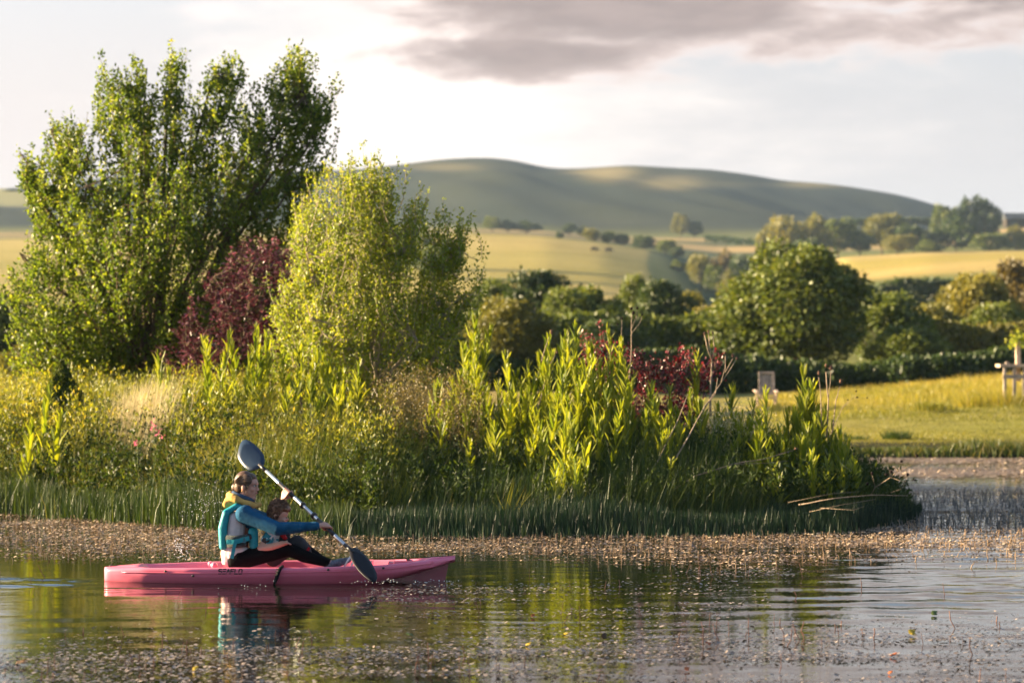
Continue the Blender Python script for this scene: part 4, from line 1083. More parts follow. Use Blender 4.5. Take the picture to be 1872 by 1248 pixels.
def dfore(u, r, x, Y):
    nz_ = fbm(x * .5, Y * 2.0, 1.3, 27); n2_ = fbm(x * .5, Y * 2.5, 4.0, 28)
    prob = .02 + .36 * sm(r, 1140, 1225) + .36 * np.exp(-((r - 1100) / 22) ** 2) * sm(u, 620, 760) * (1 - sm(u, 1180, 1450)) + .12 * np.exp(-((r - 1050) / 14) ** 2) * sm(u, 1150, 1300) * (1 - sm(u, 1420, 1500)) \
        + .10 * sm(u, 700, 1000) * sm(r, 1110, 1170) - .12 * sm(r, 1120, 1180) * (1 - sm(u, 40, 140)) - .02
    return np.clip((prob + .70 * nz_ * sm(prob, .03, .3) + .35 * n2_ * sm(prob, .02, .2)) * 1.2, 0, .9)


def dright(u, r, x, Y):
    nz_ = fbm(x * .6, Y, 1.3, 29)
    return sm(u, 1545, 1600) * np.clip(.62 + .7 * nz_ - .5 * np.exp(-((r - 880) / 12) ** 2) - .12 * sm(r, 895, 915), 0, 1) * (Y > np.interp(u, *IYF) * (u < 1690))


weed('floating_weed', 'thick mat of pale pinkish weed floating behind the kayak', 175000, -120, 1990, 926, 1050, .0155, dmain, .22)
weed('floating_weed', 'broken patches of brown weed on the near water', 150000, -80, 1950, 1040, 1262, .0150, dfore, .13)
weed('floating_weed', 'far mat of pink weed on the water right of the island', 80000, 1520, 2000, 838, 936, .032, dright, .035)

# short stems poking out of the water
V = []; Fc = []


def pokes(n, u0, u1, y0, y1, hmin, hmax, dens, rad=.0035):
    Ymax = CH * F / (y0 - HY); Ymin = CH * F / (y1 - HY)
    Y = rng.uniform(Ymin, Ymax, n); u = rng.uniform(u0, u1, n); row = HY + CH * F / Y; x = (u - CX) / F * Y
    k = rng.random(n) < dens(u, row, x, Y); Y, x = Y[k], x[k]; m = len(Y)
    H = rng.uniform(hmin, hmax, m) ** 1.0; W = np.full(m, rad) * rng.uniform(.7, 1.5, m)
    az_ = rng.uniform(0, 6.28, m); ln = H * np.abs(rng.normal(0, .35, m)); top = np.stack([x + ln * np.cos(az_), Y + ln * np.sin(az_), H], 1)
    bot = np.stack([x, Y, np.full(m, -.02)], 1); mid = (top + bot) / 2 + rng.normal(0, 1, (m, 3)) * (H * .08)[:, None]
    rings = []
    for c_, s_ in ((bot, 1.0), (mid, .95), (top, .75)):
        for j in range(3):
            a = 2.094 * j; rings.append(c_ + np.stack([W * s_ * math.cos(a), W * s_ * math.sin(a), 0 * W], 1))
    VV = np.stack(rings, 1).reshape(-1, 3); b = np.arange(m)[:, None] * 9
    q = [[i * 3 + j, i * 3 + (j + 1) % 3, (i + 1) * 3 + (j + 1) % 3, (i + 1) * 3 + j] for i in range(2) for j in range(3)] 
    return VV, (b[:, None, :] + np.array(q)[None]).reshape(-1, 4)


mpoke = principled('weed_stems', (.20, .10, .07), .6, .3, var=.5, vscale=3)
mpokep = principled('pale_weed_stems', (.45, .30, .17), .6, .3, var=.4, vscale=3)
v1, f1 = pokes(4200, -80, 1950, 1035, 1255, .03, .13, lambda u, r, x, Y: np.clip(dfore(u, r, x, Y) * .6 * sm(fbm(x, Y, 2.2, 88), -.3, .7) + .006, 0, 1))
tag(mesh_np('weed_stems', v1, f1, mpoke, smooth=True), 'short brown stems poking out of the near water', 'water weed', kind='stuff')
v1, f1 = pokes(5500, -120, 1900, 932, 1045, .02, .08, lambda u, r, x, Y: np.clip(dmain(u, r, x, Y) * .8, 0, 1), .004)
tag(mesh_np('weed_stems', v1, f1, mpokep, smooth=True), 'pale stems standing up from the weed mat behind the kayak', 'water weed', kind='stuff')
v1, f1 = pokes(900, 1560, 1960, 900, 965, .04, .10, lambda u, r, x, Y: np.clip(sm(u, 1580, 1660) + 0 * r, 0, 1), .006)
tag(mesh_np('weed_stems', v1, f1, principled('grey_weed_stems', (.16, .15, .13), .7, .3, var=.4, vscale=3), smooth=True), 'dense grey stems in the shaded water right of the island', 'water weed', kind='stuff')

# single floating leaves that stand out
mylw = principled('yellow_leaf', (.42, .30, .03), .45, .4, var=.3, vscale=30); morg = principled('orange_leaf', (.45, .12, .03), .5, .4, var=.4, vscale=30)
mbrn = principled('brown_leaf', (.10, .06, .03), .6, .3, var=.4, vscale=30); mgrn = principled('green_pad', (.10, .14, .03), .45, .4, var=.3, vscale=30)


def float_leaf(label, px, py, w, stand, mat):
    Y = CH * F / (py - HY); x = (px - CX) / F * Y; W = w / F * Y / 2; r = random.Random(int(px * 3 + py)); n = 12; V = [(0, 0, W * .25)]
    for i in range(n):
        a = 2 * math.pi * i / n; q = W * (1 + .18 * math.sin(2 * a + px) + r.uniform(-.1, .1)) * (.35 if i == 0 else 1)
        V.append((q * math.cos(a), q * math.sin(a) * .8, W * .10 * math.sin(3 * a)))
    Mx = Matrix.Rotation(R(stand), 3, 'X') @ Matrix.Rotation(r.uniform(-.4, .4), 3, 'Y')
    zo = .012 + max(0, -min((Mx @ Vector(v)).z for v in V))
    mb = MB(); V3 = [Mx @ Vector(v) + Vector((x, Y, zo - .004)) for v in V]; V4 = [v - Vector((0, 0, .003)) for v in V3]
    mb.add(V3, [(0, i + 1, (i + 1) % n + 1) for i in range(n)]); mb.add(V4, [(0, (i + 1) % n + 1, i + 1) for i in range(n)])
    tag(mb.build('floating_leaf', mat), label, 'leaf', 'single leaves on the water')


for a in [('mustard yellow leaf standing up on the water at the right', 1668, 1162, 15, 62, mylw), ('dull green curled pad on the water above the yellow leaf', 1708, 1124, 15, 35, mgrn),
          ('orange leaf lying on the near water under the right reflections', 1296, 1180, 11, 30, morg), ('yellow-orange pad between the kayak bow and the right ripples', 1038, 1160, 13, 12, mylw),
          ('brown curled leaf left of the orange leaf, standing on edge', 1105, 1168, 13, 60, mbrn), ('orange-red curled leaf near the bottom right of centre', 1256, 1226, 12, 35, morg),
          ('thin orange leaf standing up right of the bow patch', 975, 1128, 8, 70, morg), ('green pad on the dark water left of centre', 750, 1163, 14, 15, mgrn),
          ('olive pad near the small yellow pads', 966, 1181, 13, 14, mylw), ('flat red-brown leaf on the right foreground', 1634, 1200, 14, 14, morg),
          ('small brown upright leaf left of the yellow leaf', 1578, 1165, 6, 70, mbrn), ('red leaf lying at the bottom right', 1628, 1232, 9, 25, morg),
          ('little orange-brown leaf on open water at the right', 1764, 1175, 8, 30, mbrn), ('pale yellow leaf beside the bottom left weed', 358, 1226, 12, 45, mylw),
          ('dark curled leaf low at the bottom centre', 812, 1226, 8, 60, mbrn), ('brownish pad cut by the bottom left weed', 40, 1215, 22, 15, mbrn)]:
    float_leaf(*a)

# ------------------------------------------------------------------ chair, table, barn, cattle
mwood = principled('weathered_wood', (.36, .30, .25), .8, .2, bump=.6, bscale=30, var=.25, vscale=6)
mwoodp = principled('pale_wood', (.50, .38, .28), .75, .2, bump=.5, bscale=30, var=.25, vscale=6)
Yc = 66.0; cp = at(1399, 758, Yc); cp.z = hz(1399, Yc) - .02; csc = (CH - 38 / F * Yc - cp.z) / 1.34; t = thing('garden_chair', 'weathered wooden garden chair with slatted back in front of the dark hedge', 'chair', cp)
rb = Matrix.Rotation(R(-14), 3, 'X')
Wd, Hb = .46, .92
for sx in (-1, 1):
    MB().box(cp + Vector((sx * Wd / 2 + .06, .12, .34 + Hb / 2)), (.06, .045, Hb), rb).build('back_post', mwoodp if sx > 0 else mwood, t, False)
MB().box(cp + Vector((.06, .12 + .11, .36 + Hb)), (Wd + .06, .05, .07), rb).build('top_rail', mwoodp, t, False)
MB().box(cp + Vector((.06, .04, .52)), (Wd - .06, .04, .06), rb).build('lower_rail', mwood, t, False)
for k in range(5):
    MB().box(cp + Vector((.06 - .15 + k * .075, .13, .36 + Hb / 2)), (.05, .02, Hb - .12), rb).build('slat', mwood, t, False)
for k in range(5):
    MB().box(cp + Vector((0, -.42 + k * .11, .38 - .01 * k)), (.58, .09, .03)).build('seat_slat', mwood, t, False)
for sx in (-1, 1):
    MB().box(cp + Vector((sx * .33, -.2, .60)), (.11, .72, .035), Matrix.Rotation(R(6), 3, 'X')).build('arm_rest', mwoodp, t, False)
    MB().box(cp + Vector((sx * .30, -.48, .28)), (.06, .09, .60), Matrix.Rotation(R(4 * sx), 3, 'Y')).build('leg', mwoodp, t, False)
    MB().box(cp + Vector((sx * .30, .12, .16)), (.05, .09, .42), Matrix.Rotation(R(12), 3, 'X')).build('leg', mwood, t, False)
t.scale = (.84, .84, csc)
# second chair arm seen left
Yc = 60.0; cp = at(1850, 732, Yc); t = thing('bird_table', 'pale wooden table with tall post cut by the right edge of the meadow', 'table', cp)
MB().box(cp + Vector((.12, 0, .87)), (.95, .55, .07)).build('table_top', mwoodp, t, False)
for dx in (-.22, .02, .26, .5):
    MB().box(cp + Vector((dx, -.2, .41)), (.07, .07, .84)).build('leg', mwood, t, False)
MB().box(cp + Vector((.10, -.21, .60)), (.75, .03, .10)).build('cross_rail', mwood, t, False)
MB().box(cp + Vector((.17, .1, .98)), (.11, .11, 1.0)).build('post', mwoodp, t, False)
MB().box(cp + Vector((-.12, 0, .935)), (.08, .08, .06)).build('knob', mwood, t, False)
P = np.array([list(cp + Vector((.17, .1, 1.5)))] * 160) + rng.normal(0, .1, (160, 3)); V, T = leaves_np(P, rng.normal(size=P.shape), np.full(160, .10), np.full(160, .06))
iv = mesh_np('climber', V, T, M['gold_shrub'], np.repeat(rng.uniform(.4, 1, 160), 2)); iv['kind'] = 'stuff'; tag(iv, 'bright leafy climber on top of the post at the right edge', 'plant')

Yb = 790; bp_ = at(1858, 415, Yb); t = thing('barn', 'low dark barn roof on the skyline at the right edge', 'barn', bp_)
mroof = principled('slate_roof', (.05, .06, .07), .7, .3, var=.3, vscale=.5); mwall = principled('barn_wall', (.05, .045, .04), .9, .1, var=.3, vscale=.5)
MB().box(bp_ + Vector((0, 0, 1.2)), (7.6, 6, 2.6)).build('wall', mwall, t, False)
mb = MB(); b = bp_ + Vector((0, 0, 2.5)); x1, y1 = 4.1, 3.4
mb.add([b + Vector((-x1, -y1, 0)), b + Vector((x1, -y1, 0)), b + Vector((x1, y1, 0)), b + Vector((-x1, y1, 0)), b + Vector((-x1, 0, 2.1)), b + Vector((x1, 0, 2.1))],
       [(0, 1, 5, 4), (2, 3, 4, 5), (0, 4, 3), (1, 2, 5), (3, 2, 1, 0)]); mb.build('roof', mroof, t, False)
MB().box(bp_ + Vector((-1.5, -3.03, .9)), (2.0, .08, 2.0)).build('door', mroof, t, False)

mcow = principled('dark_hide', (.03, .022, .018), .8, .2)
for lab, px, py in (('left one of two dark grazing cattle on the golden field', 1086, 458), ('right one of two dark grazing cattle on the golden field', 1112, 459)):
    Y = 560.; u0 = px; 
    while hz(u0, Y) < CH - (py + 4 - HY) / F * Y and Y < 700: Y += 4
    b = Vector(((px - CX) / F * Y, Y, hz(px, Y)))
    o = solid([('e', b + Vector((0, 0, .95)), (.80, .36, .40)), ('c', b + Vector((.65, 0, 1.05)), b + Vector((1.1, 0, .75)), .25, .16), ('c', b + Vector((1.05, 0, .75)), b + Vector((1.3, 0, .45)), .16, .10)]
              + [('c', b + Vector((sx, sy, .8)), b + Vector((sx, sy, .05)), .13, .07) for sx in (-.6, .55) for sy in (-.2, .2)]
              + [('c', b + Vector((-.8, 0, 1.15)), b + Vector((-.88, 0, .5)), .05, .04)], 'cow', mcow, .06, 2)
    tag(o, lab, 'cow', 'cattle on the golden field')

# ------------------------------------------------------------------ kayak
YK = 20.95
def K(px, py, dy=0.0): return at(px, py, YK + dy)


XS, XB = (192 - CX) / F * YK, (832 - CX) / F * YK
LK = XB - XS
mkay = bpy.data.materials.new('pink_plastic'); mkay.use_nodes = True; g = NT(mkay.node_tree)
tc = g.n('ShaderNodeTexCoord').outputs['Object']
kc = g.mix(g.ss(g.noise(3.0, 6, .6, tc), .3, .75), (.76, .17, .25), (.84, .21, .30))
kc = g.mix(g.ss(g.noise(60, 4, .75, g.n('ShaderNodeMapping', {0: tc, 3: (.12, 1, 1.8)}).outputs[0]), .58, .72, 0, .55), kc, (.60, .22, .28))
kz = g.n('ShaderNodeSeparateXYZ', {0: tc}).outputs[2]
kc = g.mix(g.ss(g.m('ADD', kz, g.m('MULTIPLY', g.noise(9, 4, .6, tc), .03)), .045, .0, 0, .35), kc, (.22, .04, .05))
kb = g.n('ShaderNodeBump', {'Strength': .12, 'Distance': .004, 'Height': g.noise(45, 4, .6, tc)})
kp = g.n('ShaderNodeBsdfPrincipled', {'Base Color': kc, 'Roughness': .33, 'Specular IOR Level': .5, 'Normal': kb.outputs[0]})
g.n('ShaderNodeOutputMaterial', {0: kp.outputs[0]})
kay = thing('kayak', 'pink sit-on-top kayak with a black side strap carrying the paddling woman', 'kayak', ((XS + XB) / 2, YK, 0))
S = np.linspace(0, 1, 90)
wS = np.interp(S, [0, .012, .05, .12, .25, .4, .55, .7, .82, .9, .96, .985, 1], [.03, .065, .125, .215, .315, .365, .375, .345, .255, .17, .085, .045, .012])
zr = np.interp(S, [0, .03, .12, .38, .6, .8, .92, 1], [.098, .108, .124, .140, .142, .155, .178, .195])
ck = sm(S, .10, .15) * (1 - sm(S, .86, .93))
V = []; Fc = []
for i, s in enumerate(S):
    x = XS + s * LK; w = wS[i]; h = zr[i]
    kb_ = np.interp(s, [0, .08, .62, .74, .86, .95, 1], [-.01, -.08, -.09, -.05, .035, .115, .165])
    chine = max(np.interp(s, [0, .3, .8, .93, 1], [.055, .055, .075, .12, .18]), kb_ + .02); c = ck[i]
    xo = .0
    floor = .035 + .03 * sm(s, .7, .86) + .012 * math.sin(s * 60) * 0
    rimw = min(.042, w * .35); dk = h + .012
    prof = [(0, kb_), (w * .45, kb_ + .008), (w * .80, min(kb_ + .03, chine - .006)), (w * .965, min(chine, h - .03)), (w * .99, min(chine + .012, h - .02)), (w, h - .022), (w * 1.0, h - .008), (w - .008 * min(1, w / .1), h),
            (w - rimw * .55, h + .004), (w - rimw, h * c + dk * (1 - c) + .000), (w - rimw - .012 * c - .001, h + (.0) - .012 * c + .010 * (1 - c)),
            (max(0, w - rimw - .04 * c - .002), floor * c + (dk + .004) * (1 - c) + .012 * c), (max(0, w - rimw - .065) * .9, floor * c + (dk + .008) * (1 - c)), (0, floor * c + (dk + .010) * (1 - c))]
    row = [(x, YK - a, b) for a, b in prof] + [(x, YK + a, b) for a, b in reversed(prof[:-1])][:-1]
    V += row; m = len(row)
for i in range(len(S) - 1):
    for j in range(m): Fc.append((i * m + j, i * m + (j + 1) % m, (i + 1) * m + (j + 1) % m, (i + 1) * m + j))
Fc.append(tuple(range(m - 1, -1, -1))[::-1]); Fc.append(tuple((len(S) - 1) * m + j for j in range(m))[::-1])
me = bpy.data.meshes.new('hull'); me.from_pydata(V, [], Fc); me.update()
bm = bmesh.new(); bm.from_mesh(me); bmesh.ops.recalc_face_normals(bm, faces=bm.faces); bm.to_mesh(me); bm.free()
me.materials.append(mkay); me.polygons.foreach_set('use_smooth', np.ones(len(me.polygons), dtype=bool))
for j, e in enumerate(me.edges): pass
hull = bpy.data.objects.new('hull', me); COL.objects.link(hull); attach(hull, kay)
# moulded seat behind her, footwell ribs and bow keel
solid([('c', K(392, 1033, -.16), K(392, 1033, .16), .03, .03), ('c', K(385, 1030, -.1), K(385, 1030, .1), .025, .025)], 'seat_mould', mkay, .006, 3, kay)
for px in (716, 676):
    MB().box(K(px, 1033, 0) , (.045, .30 if px > 700 else .36, .075)).build('footwell_rib', mkay, kay, False)
MB().box(K(757, 1030, -.10), (.34, .05, .05)).build('tray_rail', mkay, kay, False)
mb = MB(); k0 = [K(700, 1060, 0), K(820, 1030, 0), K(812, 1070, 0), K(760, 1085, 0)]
mb.add([p_ + Vector((0, s * .012, 0)) for s in (-1, 1) for p_ in k0], [(0, 1, 2, 3), (7, 6, 5, 4), (0, 4, 5, 1), (1, 5, 6, 2), (2, 6, 7, 3)]); mb.build('keel', principled('shaded_pink_plastic', (.22, .035, .07), .12, .6), kay, False)  # wet gloss; the darker pink stands in for shade under the bow
mblk = principled('black_plastic', (.012, .012, .013), .4, .5); mrope = principled('black_webbing', (.015, .015, .016), .8, .2, bump=.8, bscale=300)


def hull_side(px, q):
    """point on the near side of the hull; q 0 rim .. 1 chine"""
    s = ((px - CX) / F * (YK - .36) - XS) / LK; w = np.interp(s, S, wS); h = np.interp(s, S, zr); ch = np.interp(s, [0, .3, .8, 1], [.055, .055, .085, .165])
    z = h + .004 - q * (h - ch + .004); ww = w + .0025 if q < .9 else w
    return Vector(((px - CX) / F * (YK - .36), YK - ww - .004, z))


mb = MB(); strap = [hull_side(516, 0) + Vector((.005, .03, .012)), hull_side(513, .05) + Vector((0, -.012, 0)), hull_side(510, .5) + Vector((0, -.012, 0)), hull_side(507, 1.0) + Vector((0, -.012, 0)), hull_side(503, 1.0) + Vector((0, -.004, -.05)), hull_side(501, 1.0) + Vector((0, .01, -.075))]
mb.tube(strap, [.012, .016, .014, .017, .013, .009], 7); mb.build('strap', mrope, kay)
mb = MB()
for q in (.15, .45, .8): c = hull_side(511 - 5 * q, q); mb.tube([c + Vector((-.02, -.02, .004)), c + Vector((.0, -.028, -.002)), c + Vector((.022, -.02, .006))], [.004, .006, .004], 5)
mb.build('strap_knot', mrope, kay)
# lettering on the side: strokes of each letter
STROKES = {'S': [[(1, 1), (.15, 1), (0, .85), (0, .62), (.15, .5), (.85, .5), (1, .38), (1, .15), (.85, 0), (0, 0)]], 'E': [[(1, 1), (0, 1)], [(.95, .5), (.05, .5)], [(1, 0), (0, 0)]],
           'A': [[(0, 0), (.5, 1), (1, 0)]], 'F': [[(1, 1), (0, 1), (0, 0)], [(0, .5), (.85, .5)]], 'L': [[(0, 1), (0, 0), (1, 0)]],
           'O': [[(.15, 0), (0, .2), (0, .8), (.15, 1), (.85, 1), (1, .8), (1, .2), (.85, 0), (.15, 0)]]}
mb = MB(); lw = 5.6 / F * YK; x0 = hull_side(399, .3); hL = .040
for i, ch in enumerate('SEAFLO'):
    for stx in STROKES[ch]:
        for a, b in zip(stx[:-1], stx[1:]):
            pa = Vector((i * 7.35 / F * YK + a[0] * lw * .96 + a[1] * .006, 0, a[1] * hL)); pb2 = Vector((i * 7.35 / F * YK + b[0] * lw * .96 + b[1] * .006, 0, b[1] * hL))
            d = (pb2 - pa).normalized(); nrm = Vector((-d.z, 0, d.x)) * .0046; pa -= d * .002; pb2 += d * .002; c = []
            for p_ in (pa + nrm, pa - nrm, pb2 - nrm, pb2 + nrm):
                px = 399 + p_.x * F / YK; base = hull_side(px, .5); zz = .092 + p_.z
                sx = (base.x - XS) / LK; h = np.interp(sx, S, zr); chz = .067; w = np.interp(sx, S, wS)
                f_ = np.clip((zz - chz) / (h - .022 - chz), 0, 1); wy_ = w * (.99 + .01 * f_)
                c.append(Vector((x0.x + p_.x, YK - wy_ - .003, zz)))
            mb.add(c + [q + Vector((0, .003, 0)) for q in c], [(0, 1, 2, 3), (0, 4, 5, 1), (1, 5, 6, 2), (2, 6, 7, 3), (3, 7, 4, 0)])
mb.build('lettering', mblk, kay, False)
seam = [hull_side(px, .52) + Vector((0, .0015, 0)) for px in range(215, 800, 12)]
MB().tube(seam, .0035, 5).build('moulded_seam', mkay, kay)
for px, q in ((300, .35), (600, .30), (700, .35), (352, .8)): MB().ell(hull_side(px, q), (.012, .006, .010)).build('plug', mblk, kay)
# carry handles and small fittings
MB().tube([K(796, 1021, -.02), K(806, 1018, 0), K(818, 1021, .02)], .007, 6).build('bow_handle', mblk, kay)
MB().tube([K(200, 1034, -.03), K(205, 1031, 0), K(202, 1034, .03)], .007, 6).build('stern_handle', mblk, kay)
for px in (746, 790): MB().box(K(px, 1022.5, .10 if px > 780 else .16), (.03, .02, .012)).build('deck_fitting', mblk, kay, False)
mb = MB(); mb.tube([K(628, 1037, -.22), K(641, 1016, -.22)], .008, 6); mb.tube([K(641, 1037, -.22), K(646, 1026, -.22)], .007, 6); mb.build('foot_brace', principled('white_plastic', (.7, .68, .66), .4, .4), kay)

# ------------------------------------------------------------------ paddle
mshaft = principled('aluminium_shaft', (.62, .64, .66), .28, .5, metal=.9); mblade = principled('dark_blade', (.016, .032, .058), .38, .4, bump=.1, bscale=30)
mblade2 = principled('black_blade', (.006, .005, .007), .5, .22, bump=.1, bscale=30)
PU, PL = (477.6, 852, .50), (642, 1006, -.45)
def SH(t): return K(PU[0] + (PL[0] - PU[0]) * t, PU[1] + (PL[1] - PU[1]) * t, PU[2] + (PL[2] - PU[2]) * t)


axis = (SH(1) - SH(0)).normalized()
pad = thing('paddle', 'double-bladed paddle with silver shaft held across the kayak', 'paddle', SH(.5))
rs_ = .0155
MB().tube([SH(0), SH(.25), SH(.5), SH(.75), SH(1)], rs_, 14).build('shaft', mshaft, pad)
for a, b in ((-.02, .055), (.20, .37), (.63, .82), (.93, 1.02)): MB().tube([SH(a), SH(b)], rs_ + .0018, 14).build('grip', mblk, pad)
for a in (.462, .585): MB().tube([SH(a - .011), SH(a - .006), SH(a + .006), SH(a + .011)], [.020, .030, .030, .020], 14).build('drip_ring', mblk, pad)


def blade(tip_px, spine, outline, dy0, mat, label, cup):
    """outline: px points round the blade; lies in the plane spanned by the shaft axis and the outline's width"""
    n = len(outline); c = sum((Vector((x, y, 0)) for x, y in outline), Vector()) / n
    def pt(x, y):
        # depth follows the shaft line so the blade carries on from the shaft
        ax = Vector((PL[0] - PU[0], PL[1] - PU[1])); L2 = ax.length; ax /= L2
        t = ((x - PU[0]) * ax.x + (y - PU[1]) * ax.y) / L2; off = -(x - PU[0]) * ax.y + (y - PU[1]) * ax.x
        return K(x, y, PU[2] + (PL[2] - PU[2]) * t + cup * off * off / 900.0 + dy0 * off / 30)
    V = []; rings = (0.0, .35, .7, 1.0)
    for q in rings[1:]:
        for x, y in outline: V.append(pt(c.x + (x - c.x) * q, c.y + (y - c.y) * q))
    cc_ = pt(c.x, c.y); V = [cc_] + V; Fc = [(0, 1 + i, 1 + (i + 1) % n) for i in range(n)]
    for k in range(2):
        for i in range(n): Fc.append((1 + k * n + i, 1 + (k + 1) * n + i, 1 + (k + 1) * n + (i + 1) % n, 1 + k * n + (i + 1) % n))
    nrm = (V[1 + 2 * n] - cc_).cross(V[1 + 2 * n + n // 4] - cc_).normalized() * .005
    mb = MB(); A = len(V); mb.add([v + nrm for v in V] + [v - nrm for v in V], Fc + [tuple(reversed([i + A for i in f])) for f in Fc] +
                                [(1 + 2 * n + i, A + 1 + 2 * n + i, A + 1 + 2 * n + (i + 1) % n, 1 + 2 * n + (i + 1) % n) for i in range(n)])
    o = mb.build('blade', mat, pad); o['label'] = label
    sp = [pt(*s) + Vector((0, -.006, 0)) for s in spine]; r_ = MB().tube(sp, [.012, .008, .003][:len(sp)], 8); s_ = r_.build('spine', mat, None)
    s_.parent = o; s_.matrix_parent_inverse = o.matrix_world.inverted(); s_.matrix_parent_inverse = Matrix.Translation(-pad.location)
    return o


blade(None, [(477, 852), (463, 832), (450, 816)], [(475, 855), (466, 858.5), (459.5, 860), (454, 859), (447, 854), (440, 846), (435.5, 838), (434.5, 831), (436, 822), (439, 812), (443, 806), (449, 803.5), (457, 806), (467, 813.5), (476, 822), (482.5, 832), (484, 841), (482.5, 849), (479.5, 853)],
      -.10, mblade, 'dark blue-grey upper blade facing the sky light', .05)
blade(None, [(643, 1007), (655, 1025), (679, 1049)], [(640, 1003), (648, 1001), (657, 1005), (666, 1013), (675, 1023), (683, 1036), (688.5, 1048), (689.5, 1057), (687, 1062), (682, 1063.5), (675, 1060), (665, 1052), (656, 1043), (648, 1032), (642, 1021), (639, 1011)],
      -.22, mblade2, 'black lower blade dipping into the water', .03)

# ------------------------------------------------------------------ people
mskin = principled('skin', (.52, .27, .19), .5, .4, var=.08, vscale=20, sss=.15, bump=.1, bscale=150)
mskin2 = principled('child_skin', (.56, .30, .21), .5, .4, var=.06, vscale=20, sss=.15)
mwhite = principled('cream_fleece', (.62, .54, .52), .85, .2, bump=.5, bscale=60, var=.08, vscale=12)
mblue = principled('petrol_blue_fleece', (.010, .075, .15), .85, .15, bump=.6, bscale=45, var=.2, vscale=14)
myel = principled('mustard_hood', (.50, .31, .09), .85, .15, bump=.6, bscale=45, var=.15, vscale=14)
mteal = principled('teal_nylon', (.008, .26, .30), .55, .35, bump=.5, bscale=28, var=.15, vscale=12)
mmesh = principled('grey_mesh', (.06, .075, .075), .8, .2, bump=1.0, bscale=300, var=.5, vscale=120)
mleg = principled('black_leggings', (.003, .003, .004), .8, .06, bump=.3, bscale=25)
mgrey = principled('dark_grey_cloth', (.035, .036, .04), .8, .2, bump=.4, bscale=40)
mredc = principled('red_cloth', (.45, .01, .02), .7, .2)
mshoe = principled('grey_shoe', (.10, .12, .15), .7, .3, var=.5, vscale=35, bump=.4, bscale=90)


def hairmat(name, a, b):
    m = bpy.data.materials.new(name); m.use_nodes = True; g = NT(m.node_tree); tc = g.n('ShaderNodeTexCoord').outputs['Object']
    nz = g.noise(60, 4, .6, g.n('ShaderNodeMapping', {0: tc, 3: (.35, 1.0, 1.3)}).outputs[0])
    c = g.mix(g.ss(nz, .35, .7), a, b); bb = g.n('ShaderNodeBump', {'Strength': .9, 'Distance': .004, 'Height': nz})
    p = g.n('ShaderNodeBsdfPrincipled', {'Base Color': c, 'Roughness': .45, 'Specular IOR Level': .45, 'Normal': bb.outputs[0]}); g.n('ShaderNodeOutputMaterial', {0: p.outputs[0]}); return m


mhair = hairmat('brown_hair', (.045, .024, .014), (.15, .085, .048)); mcurl = hairmat('curly_brown_hair', (.08, .036, .018), (.30, .15, .07))


def hand(wrist, c, a, n, f, s=1.0, side=1, curls=(0, 55, 115, 165), rad=.0165, spread=.021):
    """palm, four fingers closed round the shaft and a thumb; c point on the shaft, a its axis, n back of hand, f pointing direction"""
    out = []; R0 = rad + .010 * s
    kn = []
    for i in range(4):
        off = (i - 1.5) * spread * s; fl = (.93, 1.0, .96, .82)[i]
        def pol(deg, r): return c + a * off * side + (n * math.cos(R(deg)) + f * math.sin(R(deg))) * r
        k = pol(curls[0] - 25, R0 + .012); kn.append(k)
        p1 = pol(curls[1] * fl, R0 + .004); p2 = pol(curls[2] * fl, R0 + .001); p3 = pol(curls[3] * fl, R0)
        r = .0088 * s
        out += [('c', k, p1, r * 1.12, r), ('c', p1, p2, r, r * .92), ('c', p2, p3, r * .92, r * .78)]
    heel = wrist.lerp(c + n * (R0 + .004), .25)
    for i in range(4):
        out.append(('c', wrist.lerp(kn[i], .18), kn[i], .017 * s, .0115 * s))
    out.append(('c', wrist, heel, .022 * s, .020 * s))
    # thumb on the near end of the grip, closing from below
    tb = wrist.lerp(kn[0], .45) - n * .010; t1 = c - a * side * .030 * s + (-f * .8 + -n * .2).normalized() * (R0 + .006); t2 = c - a * side * .022 * s + (-n * .9 + -f * .2).normalized() * (R0 + .002); t3 = c - a * side * .012 * s + (-n * .75 + f * .6).normalized() * (R0 + .0)
    out += [('c', tb, t1, .014 * s, .0105 * s), ('c', t1, t2, .0105 * s, .0098 * s), ('c', t2, t3, .0098 * s, .008 * s)]
    return out


upp = (Vector((0, 0, 1)) - axis * axis.z).normalized(); fwd = upp.cross(axis).normalized() * -1
if fwd.x < 0: fwd = -fwd
cN = SH(.735); wN = cN - fwd * .085 + upp * .030
wN = Vector((wN.x - .02, wN.y, wN.z))
cF = SH(.305); nF = -fwd; fF = upp; wF = cF - fF * .085 + nF * .035

sh_n, sh_f = K(446, 940, -.17), K(447, 938, .17); el_n, el_f = K(508, 966, -.27), K(500, 955, .30)
woman = thing('person', 'woman with brown tied hair in teal life vest paddling the pink kayak', 'person', K(430, 1040, 0))
# head frame
yaw = R(-16); hf = Vector((math.cos(yaw), math.sin(yaw), -.05)).normalized(); hs = Vector((-hf.y, hf.x, 0)).normalized(); hu = hf.cross(hs).normalized()
HR = Matrix((hf, hs, hu)).transposed(); HC = K(451.5, 887, -.01)
def Hd(f, s, u): return HC + hf * f + hs * s + hu * u


